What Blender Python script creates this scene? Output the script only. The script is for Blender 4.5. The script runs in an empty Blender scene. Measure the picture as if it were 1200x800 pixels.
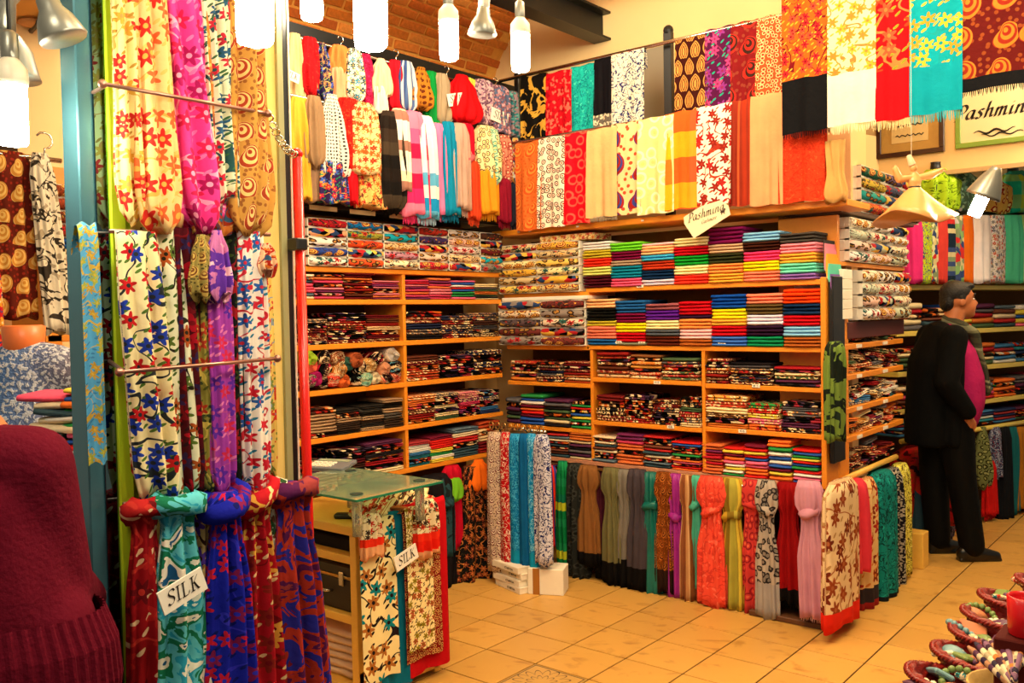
import bpy, math, random
from mathutils import Vector, Matrix
PI = math.pi
S = bpy.context.scene
COL = S.collection
# ------------------------------------------------------------------ camera
CAM = Vector((3.161, -4.1428, 1.62)); FPX = 1057.8
CR = Vector((0.77276512, 0.63443158, -0.01818334))
CU = Vector((-0.00553231, 0.03538104, 0.99935858))
CF = Vector((-0.63466799, 0.77216886, -0.0308511))
cd = bpy.data.cameras.new('camera'); cam = bpy.data.objects.new('camera', cd); COL.objects.link(cam)
cd.sensor_width = 36; cd.lens = FPX / 1200 * 36; cd.clip_start = .05
cam.matrix_world = Matrix(((CR.x, CU.x, -CF.x, CAM.x), (CR.y, CU.y, -CF.y, CAM.y), (CR.z, CU.z, -CF.z, CAM.z), (0, 0, 0, 1)))
S.camera = cam
# ------------------------------------------------------------------ world, exposure, lights
w = bpy.data.worlds.new('world'); S.world = w; w.use_nodes = True
w.node_tree.nodes['Background'].inputs[0].default_value = (1.0, .86, .62, 1)
w.node_tree.nodes['Background'].inputs[1].default_value = .20
S.view_settings.view_transform = 'Standard'; S.view_settings.look = 'None'
S.view_settings.exposure = 0.42; S.view_settings.gamma = 1.0; S.view_settings.use_curve_mapping = False
LIGHTS = [  # unseen point lights added overhead to light the shop (x, y, z, watts, size)
    (1.9, -1.2, 3.55, 75, .22), (.7, -2.2, 3.4, 60, .22), (2.7, .3, 3.6, 65, .22), (3.0, -2.9, 3.2, 60, .25),
    (2.7, 2.6, 3.2, 55, .2), (.3, -.9, 3.5, 38, .2), (2.0, -4.2, 2.9, 40, .25), (3.4, -1.5, 3.3, 45, .25)]
for i, (x, y, z, e, r) in enumerate(LIGHTS):
    l = bpy.data.lights.new('added_overhead_light', 'POINT'); l.energy = e; l.color = (1, .86, .60); l.shadow_soft_size = r
    o = bpy.data.objects.new('added_overhead_light', l); o.location = (x, y, z); COL.objects.link(o)


def ray(px, py):
    return CR * ((px - 600) / FPX) + CU * ((400 - py) / FPX) + CF


def deep(px, py, d):
    return CAM + ray(px, py) * d


def onz(px, py, z):
    r = ray(px, py); return CAM + r * ((z - CAM.z) / r.z)


class Plane:
    """a vertical plane: s runs along it, n points to its front"""
    def __init__(s, x, y, deg):
        s.a = math.radians(deg); s.p = Vector((x, y, 0)); s.u = Vector((math.cos(s.a), math.sin(s.a), 0)); s.n = Vector((math.sin(s.a), -math.cos(s.a), 0))
    def at(s, px, py, out=0):
        r = ray(px, py); t = (s.p + s.n * out - CAM).dot(s.n) / r.dot(s.n); q = CAM + r * t
        return (q - s.p).dot(s.u), q.z
    def P(s, a, out, z):
        return s.p + s.u * a + s.n * out + Vector((0, 0, z))
    def rot(s): return (0, 0, s.a)


PB = Plane(0, .38, 0); PL = Plane(-.62, 0, 90); PS = Plane(1.5, 0, 90); PF = Plane(1.6, 3.3, 73); PP = Plane(1.26, 0, 90)
PC2 = Plane(.304, 0, 90); PC1 = Plane(0, -1.67, 0)

# ------------------------------------------------------------------ helpers
def lin(h):
    if isinstance(h, str):
        h = h.lstrip('#'); c = [int(h[i:i + 2], 16) / 255 for i in (0, 2, 4)]
    else:
        c = h
    return tuple(((v / 12.92) if v <= .04045 else ((v + .055) / 1.055) ** 2.4) for v in c) + (1,)


class Nd:
    def __init__(s, name):
        s.m = bpy.data.materials.new(name); s.m.use_nodes = True; s.t = s.m.node_tree; s.b = s.t.nodes['Principled BSDF']
    def new(s, ty, **k):
        n = s.t.nodes.new(ty)
        for a, v in k.items(): setattr(n, a, v)
        return n
    def put(s, sock, v):
        if hasattr(v, 'is_output'): s.t.links.new(v, sock)
        elif v is not None: sock.default_value = v
    def math(s, op, a, b=None, c=None):
        n = s.new('ShaderNodeMath', operation=op); s.put(n.inputs[0], a)
        if b is not None: s.put(n.inputs[1], b)
        if c is not None: s.put(n.inputs[2], c)
        return n.outputs[0]
    def mix(s, f, a, b):
        n = s.new('ShaderNodeMix', data_type='RGBA'); s.put(n.inputs[0], f); s.put(n.inputs[6], a); s.put(n.inputs[7], b); return n.outputs[2]
    def ramp(s, f, cols, const=True):
        n = s.new('ShaderNodeValToRGB'); s.put(n.inputs[0], f); r = n.color_ramp
        r.interpolation = 'CONSTANT' if const else 'LINEAR'
        while len(r.elements) < len(cols): r.elements.new(.5)
        for i, c in enumerate(cols):
            r.elements[i].position = i / (len(cols) if const else len(cols) - 1)
        for i, c in enumerate(cols): r.elements[i].color = lin(c) if isinstance(c, str) else c
        return n.outputs[0]
    def vec(s, x, y, z=0.0):
        n = s.new('ShaderNodeCombineXYZ'); s.put(n.inputs[0], x); s.put(n.inputs[1], y); s.put(n.inputs[2], z); return n.outputs[0]
    def sep(s, v):
        n = s.new('ShaderNodeSeparateXYZ'); s.put(n.inputs[0], v); return n.outputs
    def vor(s, v, sc, feat='F1', dim='2D', rnd=1.0):
        n = s.new('ShaderNodeTexVoronoi', voronoi_dimensions=dim, feature=feat); s.put(n.inputs['Vector'], v); n.inputs['Scale'].default_value = sc
        n.inputs['Randomness'].default_value = rnd; return n.outputs
    def noise(s, v, sc, det=2.0, dis=0.0):
        n = s.new('ShaderNodeTexNoise'); s.put(n.inputs['Vector'], v); n.inputs['Scale'].default_value = sc; n.inputs['Detail'].default_value = det
        n.inputs['Distortion'].default_value = dis; return n.outputs[0]
    def bump(s, h, st=.3, d=.01):
        n = s.new('ShaderNodeBump'); n.inputs['Strength'].default_value = st; n.inputs['Distance'].default_value = d; s.put(n.inputs['Height'], h)
        s.t.links.new(n.outputs[0], s.b.inputs['Normal'])


MC = {}
def fabric(style, cols, sc=20., pre=None, rough=.75):
    """cols[0] None = take the object's own colour"""
    key = (style, tuple(cols), sc, rough, pre)
    if key in MC: return MC[key]
    N = Nd('fabric_' + style); TC = N.new('ShaderNodeTexCoord'); tc = TC.outputs['Object']; oi = N.new('ShaderNodeObjectInfo')
    rnd = oi.outputs['Random']; x, y, z = N.sep(tc)
    if pre: x = N.math('MULTIPLY', x, pre[0]); y = N.math('MULTIPLY', y, pre[1]); z = N.math('MULTIPLY', z, pre[2]); tc = N.vec(x, y, z)
    yy = N.math('MULTIPLY', y, .45)
    u = N.math('ADD', N.math('ADD', x, yy), N.math('MULTIPLY', rnd, 13.7)); v = N.math('ADD', N.math('SUBTRACT', z, yy), N.math('MULTIPLY', rnd, 7.3))
    if not pre:
        a, b, _ = N.sep(TC.outputs['UV']); u = N.math('ADD', a, N.math('MULTIPLY', rnd, 13.7)); v = N.math('ADD', b, N.math('MULTIPLY', rnd, 7.3))
    uv = N.vec(u, v)
    base = oi.outputs['Color'] if cols[0] is None else lin(cols[0])
    c = [lin(q) if q else base for q in cols[1:]]
    while len(c) < 4: c.append(c[-1] if c else base)
    def cell(scale, r=.85, off=0.0):
        vv = N.vec(N.math('ADD', u, off), N.math('ADD', v, off * .7)) if off else uv
        o = N.vor(vv, scale, rnd=r); n = N.new('ShaderNodeVectorMath', operation='SUBTRACT'); N.put(n.inputs[0], vv); N.put(n.inputs[1], o['Position'])
        dx, dy, _ = N.sep(n.outputs[0]); dx = N.math('MULTIPLY', dx, scale); dy = N.math('MULTIPLY', dy, scale)
        ln = N.math('SQRT', N.math('ADD', N.math('MULTIPLY', dx, dx), N.math('MULTIPLY', dy, dy)))
        an = N.math('ARCTAN2', dy, dx); rc = N.sep(o['Color'])[0]
        return ln, an, rc, dx, dy
    if style == 'plain': out = base
    elif style == 'floral':
        vn = N.noise(uv, sc * .55, 1.0, .6); vine = N.math('LESS_THAN', N.math('ABSOLUTE', N.math('SUBTRACT', vn, .5)), .016)
        out = N.mix(vine, base, c[3])
        l2, a2, r2, dx, dy = cell(sc * 1.7, .9, 3.1)
        rx = N.math('ADD', N.math('MULTIPLY', dx, .8), N.math('MULTIPLY', dy, .6)); ry = N.math('SUBTRACT', N.math('MULTIPLY', dy, .8), N.math('MULTIPLY', dx, .6))
        e = N.math('ADD', N.math('MULTIPLY', rx, rx), N.math('MULTIPLY', N.math('MULTIPLY', ry, ry), 7.0))
        out = N.mix(N.math('LESS_THAN', e, .09), out, c[2])
        l, a, r, dx, dy = cell(sc)
        pr = N.math('MULTIPLY', N.math('ADD', .74, N.math('MULTIPLY', N.math('COSINE', N.math('ADD', N.math('MULTIPLY', a, 6.0), N.math('MULTIPLY', r, 6.0))), .26)), .42)
        fc = N.mix(N.math('GREATER_THAN', r, .52), c[0], c[1])
        out = N.mix(N.math('LESS_THAN', l, pr), out, fc); out = N.mix(N.math('LESS_THAN', l, .10), out, c[3])
    elif style == 'paisley':
        sp = N.math('LESS_THAN', N.vor(uv, sc * 4)['Distance'], .24); out = N.mix(sp, base, c[2])
        l, a, r, dx, dy = cell(sc, .35)
        aa = N.math('ADD', N.math('COSINE', N.math('ADD', a, N.math('MULTIPLY', l, 3.0))), 1.55); pr = N.math('MULTIPLY', aa, .22)
        t = N.math('DIVIDE', l, pr); band = N.math('GREATER_THAN', N.math('FRACT', N.math('MULTIPLY', t, 2.6)), .5)
        fc = N.mix(band, c[0], c[1]); out = N.mix(N.math('LESS_THAN', t, 1.0), out, fc)
    elif style == 'rings':
        l, a, r, dx, dy = cell(sc, .6)
        out = N.mix(N.math('LESS_THAN', N.math('ABSOLUTE', N.math('SUBTRACT', l, .34)), .075), base, c[0]); out = N.mix(N.math('LESS_THAN', l, .13), out, c[1])
    elif style == 'leopard':
        nz = N.math('MULTIPLY', N.math('SUBTRACT', N.noise(uv, sc * 2), .5), .5); l, a, r, dx, dy = cell(sc, .9); l = N.math('ADD', l, nz)
        out = N.mix(N.math('LESS_THAN', l, .38), base, c[0]); out = N.mix(N.math('LESS_THAN', l, .2), out, c[1])
    elif style == 'dots':
        out = N.mix(N.math('LESS_THAN', N.vor(uv, sc, rnd=.2)['Distance'], .28), base, c[0])
    elif style == 'speckle':
        r = N.sep(N.vor(uv, sc)['Color'])[0]; n = N.ramp(r, [(.5, .5, .5, 1)] + [k if not hasattr(k, 'is_output') else (0, 0, 0, 1) for k in c])
        out = N.mix(N.math('LESS_THAN', r, 1 / (len(c) + 1)), n, base)
    elif style in ('bands', 'stripes', 'plaid'):
        def st(coord, k):
            wn = N.new('ShaderNodeTexWhiteNoise', noise_dimensions='1D'); N.put(wn.inputs['W'], N.math('FLOOR', N.math('MULTIPLY', coord, k))); return wn.outputs['Value']
        def rp(val):
            n = N.ramp(val, [(.5, .5, .5, 1)] + c); return N.mix(N.math('LESS_THAN', val, .2), n, base)
        if style == 'bands': out = rp(st(v, sc))
        elif style == 'stripes': out = rp(st(u, sc))
        else: out = N.mix(.5, rp(st(u, sc)), rp(st(v, sc * .8)))
    elif style == 'medallion':
        row = N.math('FLOOR', N.math('MULTIPLY', v, sc)); fu = N.math('SUBTRACT', N.math('FRACT', N.math('ADD', N.math('MULTIPLY', u, sc * 1.25), N.math('MULTIPLY', N.math('MODULO', row, 2.0), .5))), .5)
        fv = N.math('SUBTRACT', N.math('FRACT', N.math('MULTIPLY', v, sc)), .5)
        l = N.math('ADD', N.math('MULTIPLY', N.math('ABSOLUTE', fu), .95), N.math('MULTIPLY', fv, fv)); l = N.math('ADD', l, N.math('MULTIPLY', fv, .2))
        bd = N.math('GREATER_THAN', N.math('FRACT', N.math('MULTIPLY', l, 7.0)), .55); out = N.mix(N.math('LESS_THAN', l, .38), base, N.mix(bd, c[0], c[1]))
    elif style == 'vine':
        n1 = N.noise(uv, sc, 2.0, 1.2); out = N.mix(N.math('LESS_THAN', N.math('ABSOLUTE', N.math('SUBTRACT', n1, .5)), .035), base, c[0])
        n2 = N.noise(uv, sc * 1.9, 1.0, .5); out = N.mix(N.math('GREATER_THAN', n2, .66), out, c[1])
        out = N.mix(N.math('LESS_THAN', n2, .33), out, c[2])
    elif style == 'marble':
        out = N.ramp(N.noise(uv, sc, 3.0, 1.0), [cols[0] or cols[1]] * 1 + list(cols[1:]), True)
        out = N.ramp(N.math('MULTIPLY', N.math('SUBTRACT', N.noise(uv, sc, 3.0, 1.0), .25), 2.0), [q for q in cols if q])
    # slight unevenness of the dye
    nz = N.noise(tc, 9.0, 3.0); hv = N.new('ShaderNodeHueSaturation'); N.put(hv.inputs['Color'], out); N.put(hv.inputs['Value'], N.math('ADD', .82, N.math('MULTIPLY', nz, .36)))
    N.put(N.b.inputs['Base Color'], hv.outputs[0]); N.b.inputs['Roughness'].default_value = rough
    N.b.inputs['Specular IOR Level'].default_value = .08 if rough > .6 else .4
    N.bump(N.math('ADD', N.noise(tc, 55.0, 2.0), N.math('MULTIPLY', N.noise(tc, 14.0, 1.0), 1.5)), .35, .006)
    MC[key] = N.m; return N.m


def plain(name, col, rough=.5, metal=0., var=.0, bump=0., sc=30., emit=None, es=1., trans=0.):
    if name in MC: return MC[name]
    N = Nd(name); c = lin(col)
    if var:
        tc = N.new('ShaderNodeTexCoord').outputs['Object']
        nz = N.noise(tc, sc, 4.0); hv = N.new('ShaderNodeHueSaturation'); N.put(hv.inputs['Color'], c); N.put(hv.inputs['Value'], N.math('ADD', 1 - var, N.math('MULTIPLY', nz, 2 * var)))
        N.put(N.b.inputs['Base Color'], hv.outputs[0])
        if bump: N.bump(nz, bump, .01)
    else: N.b.inputs['Base Color'].default_value = c
    N.b.inputs['Roughness'].default_value = rough; N.b.inputs['Metallic'].default_value = metal
    if rough > .65: N.b.inputs['Specular IOR Level'].default_value = .12
    if emit: N.b.inputs['Emission Color'].default_value = lin(emit); N.b.inputs['Emission Strength'].default_value = es
    if trans: N.b.inputs['Transmission Weight'].default_value = trans
    MC[name] = N.m; return N.m


def wood(name, a, b, rough=.4):
    if name in MC: return MC[name]
    N = Nd(name); tc = N.new('ShaderNodeTexCoord').outputs['Object']; x, y, z = N.sep(tc)
    n = N.noise(N.vec(N.math('MULTIPLY', x, 2.0), N.math('MULTIPLY', y, 12.0), N.math('MULTIPLY', z, 12.0)), 3.0, 5.0, .5)
    N.put(N.b.inputs['Base Color'], N.ramp(n, [a, b, a], False)); N.b.inputs['Roughness'].default_value = rough; N.bump(n, .08, .004); MC[name] = N.m; return N.m


WOOD = wood('shelf_wood', '#dc8018', '#e88e22'); PINE = wood('pine_wood', '#e4ae40', '#efbe54'); YWOOD = wood('yellow_wood', '#dcc04a', '#e6cc5c')
WHITE = plain('white_card', '#f2ead8', .6, var=.05); DARK = plain('dark_metal', '#15171a', .4, .5); CHROME = plain('chrome', '#cfc9bd', .2, 1.)
CREAM = plain('cream_plaster', '#f2d096', .85, var=.05, sc=3., bump=.1); BLACK = plain('black_plastic', '#0c0c0e', .4); SHADOWBACK = plain('shadow_back_brown', '#3a2a1a', .7, var=.1)


def mk(name, V, F, m, parent=None, loc=(0, 0, 0), rot=(0, 0, 0), smooth=True, mats=None, mi=None, uv=None):
    me = bpy.data.meshes.new(name); me.from_pydata([tuple(v) for v in V], [], F)
    if uv or (m and m.name.startswith('fabric')) or mats:
        if not uv: uv = [(v[0] + .45 * v[1], v[2] - .45 * v[1]) for v in V]
        ul_ = me.uv_layers.new(name='metres'); li = [0] * len(me.loops); me.loops.foreach_get('vertex_index', li)
        ul_.data.foreach_set('uv', [c for i in li for c in uv[i]])
    if mats:
        for q in mats: me.materials.append(q)
        me.polygons.foreach_set('material_index', mi)
    elif m: me.materials.append(m)
    if smooth: me.polygons.foreach_set('use_smooth', [True] * len(F))
    me.update()
    return inst(name, me, parent, loc, rot)


def inst(name, me, parent=None, loc=(0, 0, 0), rot=(0, 0, 0), scale=(1, 1, 1)):
    o = bpy.data.objects.new(name, me); o.location = loc; o.rotation_euler = rot; o.scale = scale
    COL.objects.link(o)
    if parent: o.parent = parent
    return o


def tag(o, label=None, cat=None, group=None, kind=None):
    if label: o['label'] = label
    if cat: o['category'] = cat
    if group: o['group'] = group
    if kind: o['kind'] = kind
    return o


def empty(name, loc, rot=(0, 0, 0)):
    return inst(name, None, None, loc, rot)


class MB:
    """mesh builder"""
    def __init__(s): s.V = []; s.F = []
    def box(s, a, b, bev=0.0, M=None):
        x0, y0, z0 = a; x1, y1, z1 = b; n = len(s.V)
        if bev <= 0:
            vs = [(x0, y0, z0), (x1, y0, z0), (x1, y1, z0), (x0, y1, z0), (x0, y0, z1), (x1, y0, z1), (x1, y1, z1), (x0, y1, z1)]
            fs = [(0, 3, 2, 1), (4, 5, 6, 7), (0, 1, 5, 4), (1, 2, 6, 5), (2, 3, 7, 6), (3, 0, 4, 7)]
        else:
            vs = []; e = bev
            for zz, i in ((z0, e), (z0 + e, 0), (z1 - e, 0), (z1, e)):
                vs += [(x0 + i, y0 + e, zz), (x0 + e, y0 + i, zz), (x1 - e, y0 + i, zz), (x1 - i, y0 + e, zz), (x1 - i, y1 - e, zz), (x1 - e, y1 - i, zz), (x0 + e, y1 - i, zz), (x0 + i, y1 - e, zz)]
            fs = [tuple(range(7, -1, -1)), tuple(range(24, 32))]
            for k in range(3):
                for j in range(8): fs.append((k * 8 + j, k * 8 + (j + 1) % 8, k * 8 + 8 + (j + 1) % 8, k * 8 + 8 + j))
        if M: vs = [tuple(M @ Vector(v)) for v in vs]
        s.V += vs; s.F += [tuple(i + n for i in f) for f in fs]; return s
    def tube(s, pts, r, seg=8, cap=True):
        pts = [Vector(p) for p in pts]; n0 = len(s.V); rr = r if isinstance(r, (list, tuple)) else [r] * len(pts)
        t = (pts[1] - pts[0]).normalized(); up = Vector((0, 0, 1)) if abs(t.z) < .9 else Vector((1, 0, 0)); a = t.cross(up).normalized()
        for i, p in enumerate(pts):
            t = (pts[min(i + 1, len(pts) - 1)] - pts[max(i - 1, 0)]).normalized(); a = (a - t * a.dot(t)).normalized(); b = t.cross(a)
            for k in range(seg):
                th = 2 * PI * k / seg; s.V.append(tuple(p + (a * math.cos(th) + b * math.sin(th)) * rr[i]))
        for i in range(len(pts) - 1):
            for k in range(seg):
                A = n0 + i * seg + k; B = n0 + i * seg + (k + 1) % seg; s.F.append((A, B, B + seg, A + seg))
        if cap:
            s.F.append(tuple(n0 + k for k in range(seg - 1, -1, -1))); s.F.append(tuple(n0 + (len(pts) - 1) * seg + k for k in range(seg)))
        return s
    def lathe(s, prof, seg=16, c=(0, 0, 0), wav=None):
        n0 = len(s.V)
        for j, (r, z) in enumerate(prof):
            for k in range(seg):
                th = 2 * PI * k / seg; q = r
                if wav: q, dz = wav(r, z, th)
                else: dz = 0
                s.V.append((c[0] + q * math.cos(th), c[1] + q * math.sin(th), c[2] + z + dz))
        for j in range(len(prof) - 1):
            for k in range(seg):
                A = n0 + j * seg + k; B = n0 + j * seg + (k + 1) % seg; s.F.append((A, B, B + seg, A + seg))
        s.F.append(tuple(n0 + k for k in range(seg - 1, -1, -1))); s.F.append(tuple(n0 + (len(prof) - 1) * seg + k for k in range(seg)))
        return s
    def ball(s, c, r, seg=12, rings=8):
        rx, ry, rz = r if isinstance(r, tuple) else (r, r, r); n0 = len(s.V)
        for j in range(1, rings):
            ph = PI * j / rings
            for k in range(seg):
                th = 2 * PI * k / seg; s.V.append((c[0] + rx * math.sin(ph) * math.cos(th), c[1] + ry * math.sin(ph) * math.sin(th), c[2] - rz * math.cos(ph)))
        b = len(s.V); s.V.append((c[0], c[1], c[2] - rz)); s.V.append((c[0], c[1], c[2] + rz))
        for j in range(rings - 2):
            for k in range(seg):
                A = n0 + j * seg + k; B = n0 + j * seg + (k + 1) % seg; s.F.append((A, B, B + seg, A + seg))
        for k in range(seg):
            s.F.append((b, n0 + (k + 1) % seg, n0 + k)); q = n0 + (rings - 2) * seg; s.F.append((b + 1, q + k, q + (k + 1) % seg))
        return s
    def obj(s, name, m, parent=None, loc=(0, 0, 0), rot=(0, 0, 0), smooth=False):
        return mk(name, s.V, s.F, m, parent, loc, rot, smooth)


GLY = {'S': (.46, [[(.42, .62), (.34, .74), (.18, .74), (.08, .62), (.14, .48), (.32, .34), (.38, .2), (.28, .04), (.12, .01), (.02, .12)]]),
 'I': (.26, [[(.12, .72), (.12, 0)], [(.01, .72), (.23, .72)], [(.01, 0), (.23, 0)]]), 'L': (.48, [[(.12, .72), (.12, 0)], [(.01, .72), (.23, .72)], [(.01, 0), (.36, 0), (.44, .16)]]),
 'K': (.56, [[(.12, .72), (.12, 0)], [(.01, .72), (.23, .72)], [(.01, 0), (.23, 0)], [(.44, .72), (.14, .33)], [(.22, .42), (.44, .02), (.54, 0)]]),
 'P': (.46, [[(.16, .72), (.12, .02)], [(.02, 0), (.22, 0)], [(.0, .58), (.12, .74), (.32, .76), (.45, .6), (.36, .38), (.15, .34)]]),
 'a': (.44, [[(.34, .42), (.2, .46), (.06, .32), (.04, .14), (.14, .02), (.26, .1), (.34, .42), (.33, .08), (.38, .02), (.45, .1)]]), 's': (.32, [[(.29, .42), (.18, .47), (.08, .36), (.22, .22), (.23, .08), (.12, 0), (.01, .07)]]),
 'h': (.44, [[(.12, .8), (.08, 0)], [(.09, .24), (.2, .44), (.31, .42), (.32, .1), (.38, .02), (.45, .1)]]), 'm': (.6, [[(.08, .46), (.06, 0)], [(.07, .24), (.18, .44), (.27, .4), (.25, 0)], [(.26, .24), (.38, .44), (.46, .4), (.47, .08), (.53, .02), (.6, .1)]]),
 'i': (.24, [[(.1, .45), (.09, .08), (.15, .02), (.23, .1)], [(.11, .6), (.13, .63)]]), 'n': (.44, [[(.08, .46), (.06, 0)], [(.07, .24), (.2, .44), (.3, .4), (.31, .08), (.37, .02), (.45, .1)]]),
 'C': (.46, [[(.44, .6), (.3, .75), (.12, .64), (.04, .36), (.12, .08), (.28, 0), (.44, .12)]]), 'e': (.34, [[(.06, .22), (.26, .28), (.3, .42), (.18, .47), (.06, .34), (.06, .12), (.16, 0), (.33, .1)]]), 'r': (.3, [[(.08, .46), (.06, 0)], [(.07, .26), (.18, .44), (.28, .4)]])}
def text(name, body, size, m, parent, loc, rot, shear=.35, ext=.0006, bold=0.0):
    if not all(ch in GLY for ch in body): return text_plain(name, body, size, m, parent, loc, rot, shear, ext, bold)
    V = []; F = []; x0 = 0; tot = sum(GLY[ch][0] + .05 for ch in body); k = size * 1.25; nb = (.040 + bold * 6, .026 + bold * 3)
    for ch in body:
        for st in GLY[ch][1]:
            P_ = [Vector((a, b)) for a, b in st]; Q = []
            if len(P_) > 2:
                E_ = [P_[0] * 2 - P_[1]] + P_ + [P_[-1] * 2 - P_[-2]]
                for i in range(1, len(E_) - 2):
                    for t in (0, .25, .5, .75):
                        a, b, c, d = E_[i - 1:i + 3]; Q.append(.5 * ((2 * b) + (c - a) * t + (2 * a - 5 * b + 4 * c - d) * t * t + (3 * b - a - 3 * c + d) * t ** 3))
                Q.append(P_[-1])
            else: Q = [P_[0], (P_[0] + P_[1]) / 2, P_[1]]
            n = len(V)
            for q in Q:
                for sg in (-1, 1):
                    X = q.x + sg * nb[0]; Y = q.y + sg * nb[1]; V.append(((x0 + X + Y * shear * .8 - tot / 2) * k, (Y - .3) * k, 0))
            for q in Q:
                for sg in (-1, 1):
                    X = q.x + sg * nb[1] * .35; Y = q.y - sg * nb[1] * .45; V.append(((x0 + X + Y * shear * .8 - tot / 2) * k, (Y - .3) * k, 0))
            L_ = len(Q)
            for i in range(L_ - 1): F.append((n + 2 * i, n + 2 * i + 1, n + 2 * i + 3, n + 2 * i + 2)); o_ = n + 2 * L_; F.append((o_ + 2 * i, o_ + 2 * i + 1, o_ + 2 * i + 3, o_ + 2 * i + 2))
        x0 += GLY[ch][0] + .05
    return mk(name, V, F, m, parent, loc, rot, False)


def text_plain(name, body, size, m, parent, loc, rot, shear=.35, ext=.0006, bold=0.0):
    cu = bpy.data.curves.new(name, 'FONT'); cu.body = body; cu.size = size; cu.shear = shear; cu.extrude = ext; cu.align_x = 'CENTER'; cu.align_y = 'CENTER'; cu.offset = bold
    cu.materials.append(m); o = bpy.data.objects.new(name, cu); COL.objects.link(o); dg = bpy.context.evaluated_depsgraph_get(); me = bpy.data.meshes.new_from_object(o.evaluated_get(dg)); bpy.data.objects.remove(o)
    return inst(name, me, parent, loc, rot)


ORD = "zeroth first second third fourth fifth sixth seventh eighth ninth tenth eleventh twelfth thirteenth fourteenth fifteenth sixteenth seventeenth eighteenth nineteenth twentieth twenty-first twenty-second".split()

# ================================================================== SETTING
def struct(o): o['kind'] = 'structure'; return o
# floor of square stone tiles
def stone(name, a, b):
    N = Nd(name); tc = N.new('ShaderNodeTexCoord').outputs['Object']; oi = N.new('ShaderNodeObjectInfo'); x, y, z = N.sep(tc)
    v = N.vec(N.math('ADD', N.math('MULTIPLY', N.math('ADD', x, N.math('MULTIPLY', y, .5)), 1.0), N.math('MULTIPLY', oi.outputs['Random'], 50.)), N.math('MULTIPLY', N.math('SUBTRACT', y, N.math('MULTIPLY', x, .5)), 1.5), 0.)
    n = N.noise(v, 6.0, 7.0, .6); c = N.ramp(n, [b, b, a, a, b, b], False)
    hv = N.new('ShaderNodeHueSaturation'); N.put(hv.inputs['Color'], c); N.put(hv.inputs['Value'], N.math('ADD', .93, N.math('MULTIPLY', oi.outputs['Random'], .14)))
    N.put(N.b.inputs['Base Color'], hv.outputs[0]); N.b.inputs['Roughness'].default_value = .38; N.bump(n, .08, .003); return N
TILE = stone('beige_stone', '#cf9f50', '#a06822').m
def sunflower():
    N = Nd('sunflower_inlay'); tc = N.new('ShaderNodeTexCoord').outputs['Object']; x, y, z = N.sep(tc)
    l = N.math('SQRT', N.math('ADD', N.math('MULTIPLY', x, x), N.math('MULTIPLY', y, y))); a = N.math('ARCTAN2', y, x)
    pet = N.math('ADD', .085, N.math('MULTIPLY', N.math('ABSOLUTE', N.math('COSINE', N.math('MULTIPLY', a, 8.0))), .045))
    e = N.math('LESS_THAN', N.math('ABSOLUTE', N.math('SUBTRACT', l, pet)), .004)
    pet2 = N.math('ADD', .04, N.math('MULTIPLY', N.math('ABSOLUTE', N.math('SINE', N.math('MULTIPLY', a, 6.0))), .03)); e2 = N.math('LESS_THAN', N.math('ABSOLUTE', N.math('SUBTRACT', l, pet2)), .0035)
    mx = N.math('MAXIMUM', N.math('ABSOLUTE', x), N.math('ABSOLUTE', y)); fr = N.math('LESS_THAN', N.math('ABSOLUTE', N.math('SUBTRACT', mx, .136)), .003)
    m = N.math('MAXIMUM', N.math('MAXIMUM', e, e2), fr)
    N.put(N.b.inputs['Base Color'], N.mix(m, lin('#c49a54'), lin('#4a3418'))); N.b.inputs['Roughness'].default_value = .4; return N.m
GROUT = plain('grout', '#3a240e', .9, var=.1)
fl = struct(MB().box((-3.6, -7, -.05), (7, 7.5, -.0035)).obj('floor', GROUT))
T = .3; tm = MB().box((-.1464, -.1464, -.008), (.1464, .1464, 0), .001); tme = None; n = 0
cells = []
for i in range(-3, 12):
    for j in range(-9, 16):
        cx, cy = (i + .5) * T, (j + .5) * T
        d = Vector((cx, cy, 0)) - CAM; zc = d.dot(CF)
        if zc < .8: continue
        px = 600 + FPX * d.dot(CR) / zc; py = 400 - FPX * d.dot(CU) / zc
        if -20 < px < 1290 and py < 960: cells.append((zc, i, j, cx, cy))
cells.sort()
for zc, i, j, cx, cy in cells[:298]:
    if (i, j) == (2, -4): MB().box((-.1464, -.1464, -.008), (.1464, .1464, 0), .001).obj('tile', sunflower(), fl, (cx, cy, 0))['label'] = 'tile with an inlaid sunflower in a square border'
    elif tme is None: tme = tm.obj('tile', TILE, fl, (cx, cy, 0)).data
    else: inst('tile', tme, fl, (cx, cy, 0))

ZC = 3.95
struct(MB().box((-1.2, -3.5, 0), (-1.1, 1, ZC)).obj('wall_left', CREAM))
struct(MB().box((-1.1, .86, 0), (1.46, .96, ZC)).obj('wall_back', CREAM))
struct(MB().box((1.0, .96, 0), (1.06, 2.35, ZC)).obj('wall_side', CREAM))
PW = Plane(0, 2.9, 0); zb = PW.at(1150, 196)[1]
struct(MB().box((.2, 2.9, zb), (5.5, 3.0, ZC)).obj('wall_rear', CREAM))
struct(MB().box((.2, 2.86, zb - .03), (5.5, 2.9, zb)).obj('trim_1', plain('soffit_edge', '#c9a878', .6)))
q = PF.P(0, -.42, 0)
struct(MB().box((-2.2, 0, 0), (3.5, .06, 2.9)).obj('wall_far', CREAM, None, PF.P(0, -.48, 0), PF.rot()))
struct(MB().box((-1.2, -3.6, ZC), (5.5, 4.8, ZC + .1)).obj('ceiling', CREAM))
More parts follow.
